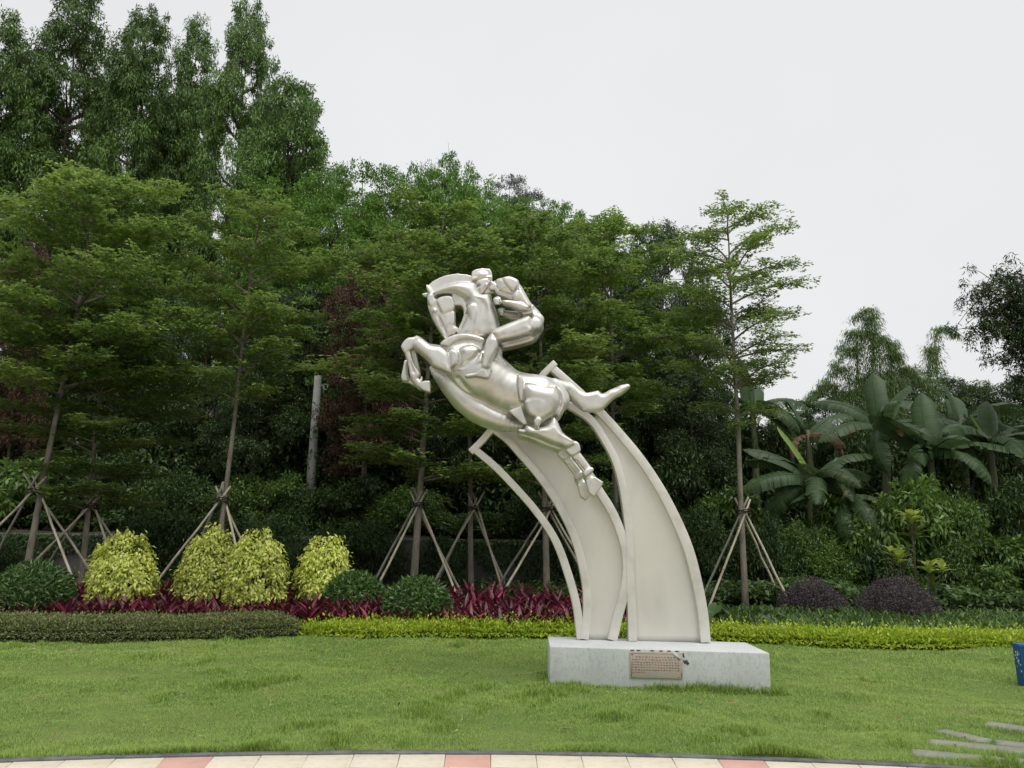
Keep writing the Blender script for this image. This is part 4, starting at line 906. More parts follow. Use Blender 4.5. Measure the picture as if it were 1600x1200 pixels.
for yy in np.arange(14.0, 17.9, .29):
    for xx in np.arange(-11.6, 2.2, .33):
        X_, Y_ = xx + rng.uniform(-.12, .12), yy + rng.uniform(-.1, .1)
        if X_ < -.655 * Y_ - .2 or X_ > 1.55 + .05 * Y_: continue
        if Y_ < 14.25 and X_ < -3: continue
        if any(math.hypot(X_ - a, Y_ - b) < c_ for a, b, c_ in blk) or cnt >= 300: continue
        if Y_ > 16.8 and rng.uniform() < .35: continue
        o = obj('cordyline', CM[rng.integers(7)], LF['cordyline'], loc=(X_, Y_, zz(X_, Y_) - .02), rz=rng.uniform(0, 6.28), sc=rng.uniform(.88, 1.22))
        tag(o, 'red cordyline plant with strap leaves, one of many massed behind the hedges', 'plant', 'red cordylines in the bed'); cnt += 1

# ================================================================== lilyturf, big leaved plants, yellow green plant
def straps(n, xf, yf, L0, name, mat, keep=None):
    x = xf(n); y = yf(n); z = hz(x, y)
    az = rng.uniform(0, 2 * PI, n); L = rng.uniform(.7, 1.3, n) * L0; d = np.stack([np.cos(az), np.sin(az), 0 * az], -1); b = np.stack([-d[:, 1], d[:, 0], 0 * az], -1)
    el = rng.uniform(.8, 1.45, n); P = np.stack([x, y, z], -1); wv = rng.uniform(.008, .014, n)[:, None]; V = []
    for s_, wk in ((0, .8), (.4, 1), (.75, .7), (1, .05)):
        c = P + d * (L * (np.cos(el) * s_ + .35 * s_ ** 2.5))[:, None] + np.array([0, 0, 1]) * (L * (np.sin(el) * s_ - .38 * s_ ** 3))[:, None]
        V += [c - b * wv * wk, c + b * wv * wk]
    V = np.stack(V, 1).reshape(-1, 3); i = np.arange(n)[:, None] * 8
    F = np.concatenate([i + np.array([[k, k + 1, k + 3, k + 2]]) for k in (0, 2, 4)])
    return obj(name, mesh_np(name, V, [F]), mat, kind='stuff')
straps(13000, lambda n: rng.uniform(4.3, 12.5, n), lambda n: rng.uniform(14.15, 16.9, n), .40, 'lilyturf', LF['lily'])
def big_leaf(L=.5, W_=.42):
    t = np.linspace(0, 1, 7); w_ = np.array([.42, .85, 1, .92, .7, .38, .02]) * W_ / 2; V = []
    for k in range(7):
        c = np.array([L * (t[k] - .12), 0, -.18 * L * t[k] ** 2])
        V += [c + [-.10 * L * (1 - t[k]) ** 3, -w_[k], .05 + .02 * math.sin(k * 2.1)], c, c + [-.10 * L * (1 - t[k]) ** 3, w_[k], .05 + .02 * math.cos(k * 1.7)]]
    i = np.arange(6)[:, None] * 3
    return MB().add(np.array(V), np.concatenate([i + np.array([[0, 1, 4, 3]]), i + np.array([[1, 2, 5, 4]])])).mesh('leaf', True)
BL = big_leaf()
def leafy(name, label, px, py, Y, spec, hgt, group=None):
    b = at(px, py, Y); g = zz(b[0], Y); th_ = thing(name, label, 'plant', (b[0], Y, g), 0, None, group); mb = MB()
    for (az, el, L, sc_) in spec:
        a = math.radians(az); e = math.radians(el); tip = np.array([math.cos(a) * math.cos(e), math.sin(a) * math.cos(e), math.sin(e)]) * L
        mb.tube([[0, 0, 0], tip * .5 + [0, 0, .08 * L], tip], [.016, .012, .008], 5)
        o = obj('leaf', BL, LF['big'], th_, tuple(tip), 0, sc_); o.rotation_euler = (rng.uniform(-.2, .2), rng.uniform(.25, .7), a)
    obj('stalk', mb.mesh('stalk', True), LF['big'], th_); return th_
lspec = lambda k, h: [(i * 360 / k + rng.uniform(-25, 25), rng.uniform(35, 75), h * rng.uniform(.7, 1.1), rng.uniform(.5, .85)) for i in range(k)]
leafy('elephant_ear', 'big leaved plant at the foot of the right staked tree, next to the sculpture', 1128, 965, 15.3, lspec(6, .40), .6, 'big leaved plants by the right tree')
leafy('elephant_ear', 'big leaved plant right of the trunk, in front of the stakes', 1195, 966, 15.8, lspec(6, .36), .6, 'big leaved plants by the right tree')
leafy('elephant_ear', 'big leaved plant behind the foot of the right staked trunk', 1150, 962, 18.9, lspec(6, .6), .6, 'big leaved plants by the right tree')

CL = None
def paddle(L=.30, W_=.13):
    t = np.linspace(0, 1, 5); w_ = np.array([.15, .6, 1, .85, .25]) * W_ / 2; V = []
    for k in range(5):
        c = np.array([L * t[k], 0, .12 * L * math.sin(t[k] * PI) - .2 * L * t[k] ** 2]); V += [c + [0, -w_[k], .012], c, c + [0, w_[k], .012]]
    i = np.arange(4)[:, None] * 3
    return MB().add(np.array(V), np.concatenate([i + np.array([[0, 1, 4, 3]]), i + np.array([[1, 2, 5, 4]])])).mesh('leaf', True)
PL = paddle()
yg = thing('yellow_green_plant', 'tall yellow green shrub with paddle leaves in whorls, behind the larger purple dome', 'plant', tuple(np.r_[at(1428, 900, 18.4)[:2], zz(at(1428, 900, 18.4)[0], 18.4)]))
bpos = np.array(yg.location); sm = MB()
for (px, py, n_, sc_, top) in ((1424, 812, 14, 1.15, 1), (1428, 838, 16, 1.3, 0), (1404, 874, 13, 1.15, 1), (1391, 862, 5, .75, 1), (1406, 860, 5, .7, 1), (1452, 890, 11, 1.1, 1), (1472, 888, 8, .9, 1), (1457, 914, 9, 1.0, 0)):
    c = at(px, py, 18.4 + rng.uniform(-.12, .12)) - bpos; c[2] -= .12
    sm.tube([[rng.uniform(-.05, .05), 0, 0], c * [.7, .7, .5], c + [0, 0, .10]], [.018, .014, .009], 5)
    for k in range(n_):
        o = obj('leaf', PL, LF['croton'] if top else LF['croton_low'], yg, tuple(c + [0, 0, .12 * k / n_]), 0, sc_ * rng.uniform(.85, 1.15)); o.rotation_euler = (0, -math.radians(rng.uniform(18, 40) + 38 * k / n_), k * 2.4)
obj('stem', sm.mesh('stem', True), M['bark_dark'], yg)
# ================================================================== young staked shade trees (tiers of flat branches)
def young_tree(seed, H, z0, rad, tiers, nb, lean=(0, 0), dens=1.4, leaf=.105):
    """returns trunk mesh, crown mesh; z0 height of the lowest tier, rad(t) branch reach from bottom (t=0) to top (t=1)"""
    r_ = np.random.default_rng(seed); tm = MB(); n = 12; t = np.linspace(0, 1, n)
    wob = np.cumsum(r_.normal(0, .025, (n, 2)), 0) * t[:, None]
    T = np.stack([lean[0] * t + wob[:, 0], lean[1] * t + wob[:, 1], H * t - .1 * (1 - t)], -1)
    tm.tube(T, np.interp(t, [0, .1, .6, 1], [.088, .070, .042, .010]), 9)
    at_z = lambda z: np.array([np.interp(z, T[:, 2], T[:, k]) for k in range(3)])
    Ps, Ds = [], []
    for q in range(tiers):
        u = q / (tiers - 1.0); z = z0 + (H * .985 - z0) * u ** .92; k = max(3, int(round(nb * (1 - .25 * u)))); a0 = r_.uniform(0, 6.3)
        for j in range(k):
            a = a0 + j * 2 * PI / k + r_.uniform(-.35, .35); L = rad(u) * r_.uniform(.7, 1.12); zz_ = z + r_.uniform(-.22, .22)
            if L < .15: continue
            st = at_z(min(zz_, H * .98)); d = np.array([math.cos(a), math.sin(a), 0]); b = np.array([-d[1], d[0], 0])
            s_ = np.linspace(0, 1, 7); rise = (.42 + .35 * u) * r_.uniform(.45, 1.45)
            curve = st + d * (s_ * L)[:, None] + np.array([0, 0, 1]) * (L * rise * (s_ - .62 * s_ ** 2))[:, None] + b * (.10 * L * np.sin(s_ * 2.2 + r_.uniform(0, 6)) * s_)[:, None]
            tm.tube(curve, np.linspace(.010 + .011 * L, .004, 7), 5, False)
            pos = lambda f: np.array([np.interp(f, s_, curve[:, c]) for c in range(3)])
            ns = int(8 + 7 * L)
            for m in range(ns):
                f = .16 + .84 * (m + r_.uniform(0, 1)) / ns; sl = (1.08 - .62 * f) * L * .46 * r_.uniform(.6, 1.15); sgn = 1 if m % 2 else -1; ang = sgn * r_.uniform(.5, 1.15) if f < .93 else r_.uniform(-.4, .4)
                sd = d * math.cos(ang) + b * math.sin(ang); p0 = pos(f); p1 = p0 + sd * sl + np.array([0, 0, r_.uniform(-.12, .3) * sl])
                if sl > .35: tm.tube([p0, (p0 + p1) / 2 + [0, 0, .02], p1], [.006, .0045, .003], 4, False)
                c = max(2, int(sl / .085 * dens)); w_ = np.sort(r_.uniform(.08, 1, c))
                Q = p0 + (p1 - p0) * w_[:, None] + r_.normal(0, 1, (c, 3)) * [.06, .06, .055]
                Ps.append(Q); Ds.append(np.repeat(sd[None], c, 0))
    P = np.concatenate(Ps); D0 = np.concatenate(Ds); k = 7; P = np.repeat(P, k, 0); D0 = np.repeat(D0, k, 0); n = len(P)
    az = r_.uniform(0, 2 * PI, n); D = np.stack([np.cos(az), np.sin(az), r_.uniform(-.25, .45, n)], -1) + D0 * .35
    N = np.array([0, 0, 1.0]) + r_.normal(0, .33, (n, 3)); P = P + unit(D) * r_.uniform(0, .05, n)[:, None]
    lm = MB(); leaves(lm, P, D, N, leaf * r_.uniform(.6, 1.2, n), leaf * .5 * r_.uniform(.75, 1.15, n), .1, .15)
    return tm.mesh('trunk', True), lm.mesh('crown'), n
rad_wide = lambda u: np.interp(u, [0, .25, .6, .85, 1], [2.3, 2.75, 2.5, 1.7, .7])
rad_mid = lambda u: np.interp(u, [0, .3, .65, .9, 1], [1.5, 2.2, 2.05, 1.2, .45])
rad_slim = lambda u: np.interp(u, [0, .2, .5, .8, 1], [.9, 1.8, 1.85, 1.5, .6])
YT = {'wide': young_tree(11, 9.0, 4.3, rad_wide, 9, 6, (.55, .2)),
      'mid': young_tree(12, 9.0, 4.4, rad_mid, 9, 5, (.45, -.2)),
      'mid2': young_tree(13, 8.8, 2.7, rad_mid, 9, 6, (.15, .1)),
      'slim': young_tree(14, 8.8, 4.0, rad_slim, 9, 6, (-.12, .1), 1.25, .085)}
ntree = 0
def staked_tree(label, kind, px, py_top, Y, rz=0.0, wide=1.0, stakes=True, slabel='', tie_py=790, foot_w=1.15, srz=.4, mat=None):
    global ntree
    ntree += 1
    b = at(px, 900, Y); g = zz(b[0], Y); tm, cm, _ = YT[kind]; H0 = max(v.co.z for v in tm.vertices) if not hasattr(young_tree, kind) else getattr(young_tree, kind)
    setattr(young_tree, kind, H0)
    top = at(px, py_top, Y)[2]; s_ = (top - g) / H0
    t_ = thing('young_tree', label, 'tree', (b[0], Y, g), rz, (s_ * wide, s_ * wide, s_), 'young staked shade trees')
    obj('trunk', tm, M['bark'], t_); obj('crown', cm, mat or LF['young'], t_)
    if stakes:
        tz = at(px, tie_py, Y)[2] - g; k = 4
        tx = np.interp(tz / s_, [0, H0], [0, 0]) + b[0]
        sp_ = thing('tree_stakes', slabel, 'stakes', (b[0], Y, g), 0, None, 'stake tripods round the young trees')
        for q in range(k):
            a = srz + (.42, 2.74, 3.60, 5.84)[q] + rng.uniform(-.15, .15); foot = np.array([math.cos(a) * foot_w * rng.uniform(.9, 1.1), math.sin(a) * foot_w, -.06])
            tie = np.array([math.cos(a + 1.3) * .10 + .03, math.sin(a + 1.3) * .10, tz]); e = unit(tie - foot); tip = tie + e * rng.uniform(.28, .5)
            mb = MB(); m = 9; P = foot + (tip - foot) * np.linspace(0, 1, m)[:, None] + rng.normal(0, .006, (m, 3)); mb.tube(P, np.linspace(.028, .022, m), 7)
            for f in np.linspace(.08, .92, 6): mb.tube([foot + (tip - foot) * (f - .004), foot + (tip - foot) * f, foot + (tip - foot) * (f + .004)], [.025, .031, .025], 7, False)
            o = obj('stake', mb.mesh('stake', True), M['bamboo'] if q % 3 != 1 else M['bamboo_old'], sp_)
            if q % 3 == 1: o['label'] = 'greyer weathered stake'
        mb = MB(); th_ = np.linspace(0, 2 * PI, 15)
        for dz in (-.03, 0, .03, .05): mb.tube(np.stack([np.cos(th_) * .155 + .03, np.sin(th_) * .155, tz + dz + .02 * np.sin(th_ * 2 + dz * 60)], -1), .011, 5, False)
        obj('tie', mb.mesh('tie', True), M['rope'], sp_)
    return t_
staked_tree('wide young tree at the left edge, pale trunk leaning right', 'wide', 36, 268, 17.0, 0, .96, True, 'bamboo stakes round the leftmost pale trunk, above a green ball shrub', 768, 1.6, .0)
staked_tree('shorter young tree with a darker trunk, second from the left', 'mid2', 128, 470, 17.8, 2.0, 1.25, True, 'bamboo stakes left of the lone golden shrub', 792, 1.5, .05)
staked_tree('young tree rising behind the pair of golden shrubs', 'mid', 334, 308, 17.6, .3, .86, True, 'bamboo stakes behind the pair of golden shrubs', 782, 1.3, -.1)
staked_tree('young tree left of the sculpture, behind the green ball by the lime hedge', 'mid2', 646, 318, 18.0, .4, 1.12, True, 'bamboo stakes above the green ball by the lime hedge', 790, 1.15, .05)
staked_tree('young tree in shade between the ball shrub and the sculpture', 'mid', 737, 350, 19.2, 2.6, .9, True, 'bamboo stakes round the shaded trunk before the retaining wall', 795, 1.1, -.05)
staked_tree('young tree whose staked trunk stands behind the left blade', 'mid2', 855, 336, 18.2, 3.4, 1.0, True, 'bamboo stakes behind the thin left rail of the sculpture', 796, 1.35, .1)
staked_tree('young tree behind the right blade, its trunk seen beside the tail', 'mid', 968, 352, 20.5, 4.4, .95, False)
staked_tree('slim open young tree right of the sculpture, against the sky', 'slim', 1163, 318, 18.0, 1.0, .92, True, 'bamboo stakes round the slim trunk right of the sculpture', 800, 1.08, .0)

# ================================================================== forest trees
def clumps_crown(seed, ells, nleaf, L, Wd, sub=.45, droop=.4, shell=.55, flat=.6, subn=None):
    """ells: list of (centre, radii); foliage sits in small sub-clumps over each ellipsoid, leaving gaps"""
    r_ = np.random.default_rng(seed); A = np.array([e[1][0] * e[1][2] for e in ells]); A = A / A.sum(); lm = MB()
    for (c, r), sh in zip(ells, A):
        c = np.array(c); r = np.array(r); ns = max(6, int((subn or 260) * sh)); m = max(4, int(nleaf * sh / ns))
        d = unit(r_.normal(size=(ns, 3)) + [0, 0, .25]); q = c + d * r * r_.uniform(shell, 1.0, (ns, 1)); rs = sub * r_.uniform(.55, 1.3, ns)
        o = r_.normal(size=(ns, m, 3)); o = o / np.linalg.norm(o, axis=-1, keepdims=True) * r_.uniform(.15, 1, (ns, m, 1)) ** .6
        P = q[:, None] + o * rs[:, None, None] * [1, 1, flat]
        k = ns * m; P = P.reshape(k, 3); o = o.reshape(k, 3); dd = np.repeat(d, m, 0)
        D = unit(o * .7 + dd * .35 + r_.normal(size=(k, 3)) * .5 - [0, 0, droop]); N = unit(o * .5 + dd * .3 + [0, 0, .8] + r_.normal(size=(k, 3)) * .45)
        leaves(lm, P, D, N, L * r_.uniform(.6, 1.25, k), Wd * r_.uniform(.7, 1.2, k))
    return lm.mesh('crown')
def limbs(H, r0, ells, seed, base_frac=.35, sway=.3, top=.93):
    r_ = np.random.default_rng(seed); tm = MB(); n = 9; t = np.linspace(0, 1, n); T = np.stack([np.cumsum(r_.normal(0, sway / 4, n)) * t, np.cumsum(r_.normal(0, sway / 4, n)) * t, H * top * t - .3 * (1 - t)], -1)
    tm.tube(T, np.interp(t, [0, .12, 1], [r0 * 1.25, r0, r0 * .2]), 9)
    for (c, r) in ells:
        c = np.array(c, float); z = max(H * base_frac * r_.uniform(.7, 1.1), min(c[2] - .35 * math.hypot(c[0], c[1]) - r[2] * .5, H * .85)); p0 = np.array([np.interp(z, T[:, 2], T[:, k]) for k in range(3)])
        mid = (p0 + c) / 2 + [0, 0, -.1 * np.linalg.norm(c - p0)]
        tm.tube(resample([p0, mid, c], 6), np.linspace(r0 * .42, r0 * .10, 6), 6, False)
        for _ in range(4):
            e = c + r_.normal(size=3) * np.array(r) * .55; tm.tube([mid * .4 + c * .6, (c + e) / 2, e], [r0 * .12, r0 * .08, r0 * .03], 4, False)
    return tm.mesh('trunk', True)
def gum(seed):
    """tall narrow tree, stacked drooping masses; unit height 10"""
    r_ = np.random.default_rng(seed); E = [((0, 0, 9.15), (.85, .85, .82))]
    for z in np.arange(2.9, 8.9, .62):
        w_ = np.interp(z, [3, 5, 7.5, 9], [1.5, 1.65, 1.45, 1.05]); a = r_.uniform(0, 6.3)
        for j in range(3 if z < 8 else 2):
            a_ = a + j * 2.1 + r_.uniform(-.4, .4); q = w_ * r_.uniform(.45, .85); s_ = r_.uniform(.50, .80)
            E.append(((q * math.cos(a_), q * math.sin(a_), z + r_.uniform(-.3, .3)), (s_, s_, s_ * .82)))
    return limbs(10, .11, E, seed, .3, .25, .88), clumps_crown(seed + 1, E, 74000, .115, .038, .20, .55, .45, .70, 1150)
def broad(seed, nE=15, leaf=.062, wl=.024, n=62000, sub=.20, droop=.45, low=.34, rx=3.0, flat=.6, subn=1200, shell=.55):
    """spreading tree; unit height 10"""
    r_ = np.random.default_rng(seed); E = [((0, 0, 8.7), (1.4, 1.4, 1.0))]
    for k in range(nE):
        a = k * 2.4 + r_.uniform(-.4, .4); u = (k + .5) / nE; z = np.interp(u, [0, 1], [low * 10, 8.6]); q = rx * math.sqrt(max(.05, 1 - ((z - 5.2) / 4.6) ** 2)) * r_.uniform(.45, .85); s_ = r_.uniform(.9, 1.5) * rx / 3
        E.append(((q * math.cos(a), q * math.sin(a), z), (s_, s_, s_ * r_.uniform(.55, .75))))
    return limbs(10, .16, E, seed, .28, .5, .66), clumps_crown(seed + 1, E, n, leaf, wl, sub, droop, shell, flat, subn)
GUM = [gum(31), gum(32), gum(33)]
FEA = [broad(41, 19, .105, .046, 56000, .34, .25, .30, 3.2, .36, 620), broad(42, 17, .105, .046, 52000, .34, .25, .30, 3.0, .36, 580)]
DRK = [broad(51, 16, .115, .052, 52000, .26, .5, .26, 2.9, .75), broad(52, 14, .115, .052, 48000, .27, .5, .24, 2.7, .75)]
def forest(name, label, protos, k, px, top, Y, wide, mat, bark, rz, group, cat='tree', H0=10.0):
    b = at(px, 800, Y); g = zz(b[0], Y); s_ = (at(px, top, Y)[2] - g) / H0
    sx = s_ * wide; t_ = thing(name, label, cat, (b[0], Y, g), rz, (sx, sx, s_), group)
    tm, cm = protos[k]; obj('trunk', tm, bark, t_); obj('crown', cm, mat, t_); return t_
g_ = 'tall gum trees on the left'
for (px, top, Y, wd, k, rz, lab) in ((-95, 20, 33, .60, 0, 0, 'tall gum tree cut by the left edge of the picture'), (28, -30, 35, .62, 1, 1, 'leftmost tall gum tree whose top is cut by the upper edge'), (150, 2, 34, .58, 2, 2, 'tall gum tree with a broad rounded top near the upper edge'),
                                (243, 26, 37, .50, 0, 3, 'tall gum tree with a thin open top, set between two denser ones'), (330, -4, 34, .50, 1, 4.4, 'slender gum tree with the tallest pointed top'), (420, 115, 33, .74, 2, 5, 'rightmost gum tree, sloping down to the lower trees'),
                                (90, 150, 40, .6, 0, 4, 'gum tree filling the gap low behind the leftmost ones'), (385, 160, 38, .6, 1, 2.2, 'gum tree standing behind the rightmost gum tree'), (205, 150, 41, .6, 2, .7, 'gum tree half seen through the thin open topped one')):
    forest('gum_tree', lab, GUM, k, px, top, Y, wd, LF['gum'], M['bark_dark'], rz, g_)
g_ = 'feathery trees of the wood'
for (px, top, Y, wd, k, rz, lab) in ((470, 262, 30, .80, 0, .4, 'feathery tree just right of the gum trees'), (545, 240, 31, .82, 1, 1.3, 'feathery tree with a flat top left of the highest tuft'), (628, 240, 32, .7, 0, 2.4, 'feathery tree beside the highest tuft of the middle wood'),
                                (692, 220, 33, .50, 1, 3.3, 'feathery tree with the highest open tuft in the middle wood'), (735, 262, 31, .62, 0, 4.6, 'feathery tree stepping down right of the highest tuft'), (812, 292, 31, .66, 1, 5.5, 'feathery tree above the horse and rider'), (880, 300, 32, .62, 0, .9, 'feathery tree at the right end of the high wood'),
                                (580, 330, 27, .8, 1, 2.1, 'lower feathery tree in front of the flat topped one'), (938, 345, 29, .55, 1, 3.9, 'small feathery tree above the tail of the horse')):
    forest('feathery_tree', lab, FEA, k, px, top, Y, wd, LF['feather'], M['bark_dark'], rz, g_)
g_ = 'dark trees of the wood'
for (px, top, Y, wd, k, rz, lab) in ((1032, 328, 28, .62, 0, .3, 'dark tree with a pointed top left of the slim young tree'), (1000, 395, 26, .75, 1, 1.7, 'dark tree behind the upper end of the right blade'), (1095, 440, 26, .7, 0, 2.9, 'dark tree just left of the slim staked trunk'),
                                (470, 430, 26.5, .85, 1, 4.2, 'dark tree above the concrete pole'), (300, 470, 27, .9, 0, 5.1, 'dark tree behind the third staked tree'), (190, 420, 28, .9, 1, .8, 'dark tree between the first and third staked trees'), (60, 400, 28, .95, 0, 2.2, 'dark tree behind the leftmost staked tree'),
                                (-70, 430, 26, .95, 1, 3.6, 'dark tree at the left edge of the wood'), (700, 430, 26, .85, 0, 4.9, 'dark tree behind the head of the horse'), (800, 440, 27, .85, 1, 5.9, 'dark tree behind the rider'), (900, 440, 26, .85, 0, 1.1, 'dark tree behind the hind quarters of the horse'),
                                (390, 500, 25, .9, 1, .2, 'low dark tree left of the concrete pole'), (620, 470, 25.2, .85, 0, 3.0, 'low dark tree right of the concrete pole'), (1085, 560, 24, .9, 1, 2.0, 'low dark tree at the left of the banana plants')):
    forest('dark_tree', lab, DRK, k, px, top, Y, wd, LF['dark'], M['bark_dark'], rz, g_)
forest('rusty_tree', 'tree with rusty brown leaves left of the horse head', DRK, 1, 568, 385, 23.6, .70, LF['brown'], M['bark_dark'], 2.5, 'rusty leaved trees')
forest('rusty_tree', 'small rusty leaved tree at the far left behind the wide young tree', DRK, 0, 2, 360, 25.0, .4, LF['brown'], M['bark_dark'], 1.5, 'rusty leaved trees')
forest('grey_tree', 'far grey green tree showing over the wood above the rider', FEA, 1, 790, 262, 48, .6, LF['grey'], M['bark_pale'], 1.0, None)
# far and low trees at the right
g_ = 'low trees behind the banana plants'
for (px, top, Y, wd, k, rz, lab) in ((1300, 600, 36, 1.3, 0, .5, 'low tree left of the bamboo tips'), (1390, 570, 36, 1.2, 1, 1.9, 'low tree under the bamboo tips'), (1465, 565, 33, 1.1, 0, 3.1, 'rounded dark low tree right of the bamboo'), (1545, 590, 33, 1.2, 1, 4.3, 'low tree under the mango branches'), (1640, 570, 32, 1.2, 0, 5.2, 'low tree at the right edge of the picture'), (1230, 640, 33, 1.1, 1, .1, 'low tree seen past the slim staked trunk')):
    forest('low_tree', lab, DRK, k, px, top, Y, wd, LF['thicket'], M['bark_dark'], rz, g_)

# mango tree reaching in from the right edge
def mango():
    r_ = np.random.default_rng(61); tm = MB(); lm = MB(); tm.tube([[0, 0, -.2], [.1, 0, 2], [-.1, .1, 4.2], [.1, 0, 7.5]], [.24, .2, .17, .06], 9)
    tips = []
    for k in range(34):
        a = r_.uniform(0, 6.3) if k > 8 else PI + r_.uniform(-.7, .7); z = r_.uniform(6.3, 8.6); L = r_.uniform(1.2, 2.9); d = np.array([math.cos(a), math.sin(a), 0]); p0 = np.array([0, 0, z * .8])
        p1 = p0 + d * L * .55 + [0, 0, L * .42]; p2 = p0 + d * L + [0, 0, L * r_.uniform(.1, .6)]; C = resample([p0, p1, p2], 8); tm.tube(C, np.linspace(.035, .008, 8), 6, False)
        for m in range(16):
            f = r_.uniform(.3, 1); c = C[int(f * 7)] ; e = c + r_.normal(size=3) * [.5, .5, .35] + d * .2; tm.tube([c, (c + e) / 2 + [0, 0, .05], e], [.012, .009, .006], 4, False); tips.append(e)
    tips = np.array(tips); m = 46; P = np.repeat(tips, m, 0) + r_.normal(size=(len(tips) * m, 3)) * .09; n = len(P); az = r_.uniform(0, 6.3, n)
    D = np.stack([np.cos(az), np.sin(az), r_.uniform(-1.0, .25, n)], -1); leaves(lm, P, D, np.array([0, 0, 1.0]) + r_.normal(size=(n, 3)) * .4, r_.uniform(.12, .21, n), r_.uniform(.030, .045, n), .1, .2)
    return tm.mesh('trunk', True), lm.mesh('crown')
forest('mango_tree', 'dark long leaved tree whose boughs reach in at the right edge', [mango()], 0, 1690, 408, 21.5, .78, LF['dark'], M['bark_dark'], 0, None, 'tree', 8.2)

# ================================================================== bamboo
def bamboo_clump(name, label, culms, Y):
    """culms: (px foot, px tip, py top of arch, tip sag in pixels)"""
    x0 = at(culms[0][0], 700, Y)[0]; t_ = thing(name, label, 'bamboo', (x0, Y, zz(x0, Y)), 0, None, 'bamboo behind the banana plants'); o0 = np.array(t_.location); fm = MB()
    for (pf, pt, py, sag) in culms:
        b = np.array([at(pf, 700, Y)[0], Y + rng.uniform(-.6, .6), o0[2]]); top = at((pf + pt) / 2, py, Y); tip = at(pt, py + sag, Y); tip[1] += rng.uniform(-.5, .5)
        C = resample([b, b * .45 + top * .55 + [0, 0, .2], top, tip], 26) - o0; mb = MB(); mb.tube(C, np.linspace(.045, .006, 26), 6); obj('culm', mb.mesh('culm', True), LF['bamboo'], t_)
        n = 2100; f = rng.uniform(.30, 1, n) ** .8; i = np.clip(f * 25, 0, 24.99); k = i.astype(int); P = C[k] + (C[k + 1] - C[k]) * (i - k)[:, None]
        az = rng.uniform(0, 6.3, n); rr_ = rng.uniform(.02, .46, n) * np.interp(f, [.3, .7, 1], [1.2, .75, .4]); o = np.stack([np.cos(az) * rr_, np.sin(az) * rr_, .25 * rr_ - .5 * rr_ ** 2], -1); P = P + o + rng.normal(size=(n, 3)) * .05
        leaves(fm, P, unit(o + [0, 0, -.25]) + rnd_dir(n) * .5, np.array([0, 0, 1.0]) + rnd_dir(n) * .5, rng.uniform(.12, .22, n), rng.uniform(.016, .026, n))
    obj('foliage', fm.mesh('foliage'), LF['bamboo'], t_)
bamboo_clump('bamboo_clump', 'feathery bamboo clump with the tallest plume above the banana plants', [(1362, 1335, 486, 14), (1352, 1300, 545, 30), (1372, 1390, 528, 25), (1345, 1280, 575, 30), (1380, 1420, 555, 30), (1358, 1350, 500, 20), (1366, 1340, 520, 30), (1340, 1318, 520, 26), (1390, 1402, 540, 24), (1330, 1262, 600, 26), (1400, 1440, 575, 26)], 27.5)
bamboo_clump('bamboo_clump', 'lone thin bamboo cane arching right beneath the long leaved tree', [(1445, 1505, 512, 12), (1440, 1470, 545, 20)], 28.5)

# ================================================================== banana plants
def banana_leaf(seed, L=2.2, W_=.55, arch=.9, torn=.5, fold=.25, m=44):
    r_ = np.random.default_rng(seed); mb = MB(); s_ = np.linspace(0, 1, m + 1); e = .0 - arch * s_ ** 1.3; seg = L / m
    X = np.r_[0, np.cumsum(np.cos(e[1:]) * seg)]; Z = np.r_[0, np.cumsum(np.sin(e[1:]) * seg)]; C = np.stack([X, 0 * X, Z], -1)
    mb.tube(C[::4], np.linspace(.028, .006, len(C[::4])), 5, False)
    for side in (-1, 1):
        dr = 0.0
        for k in range(m):
            if r_.uniform() < torn: dr = r_.uniform(-.1, 1) * torn
            u = (s_[k] + s_[k + 1]) / 2; wv = W_ / 2 * min(1, (u * 9) ** .5, ((1 - u) * 4.2) ** .6) * (r_.uniform(.86, 1.0) if torn > .3 else 1)
            g = .10 * seg if r_.uniform() < torn else 0; p0, p1 = C[k], C[k + 1] - (C[k + 1] - C[k]) * (g / seg); t = unit(C[k + 1] - C[k]); up = np.array([-t[2], 0, t[0]]); V = []
            for q in (0, .5, 1):
                ang = fold - (fold + .35 + dr * .8) * q ** 1.2; o = np.array([0, side, 0]) * wv * q * math.cos(ang) + up * wv * q * math.sin(ang) * 1.0 + t * wv * q * .22
                nar = 1 - (.5 * q * (g > 0)); V += [p0 + o + (p1 - p0) * (1 - nar) * .5, p1 + o - (p1 - p0) * (1 - nar) * .5]
            F = np.array([[0, 1, 3, 2], [2, 3, 5, 4]]); mb.add(np.array(V), F if side < 0 else F[:, ::-1])
    return mb.mesh('leaf', True)
BN = [banana_leaf(71, 2.2, .76, .65, .14), banana_leaf(72, 2.3, .72, 1.05, .30), banana_leaf(73, 2.0, .72, .45, .06), banana_leaf(74, 2.2, .68, 1.65, .48), banana_leaf(75, 1.9, .42, .25, .02, .5)]
STM = MB().tube([[0, 0, -.2], [0, 0, .5], [.03, 0, 1.3], [0, 0, 2.0]], [.15, .13, .10, .07], 9).mesh('stem', True)
M['banana_stem'] = surf('banana_stem', (.08, .10, .04), (.17, .18, .09), 3, .6, .2, 20, stretch=(1, 1, .3), c3=(.12, .07, .03), s3=4, a3=.7)
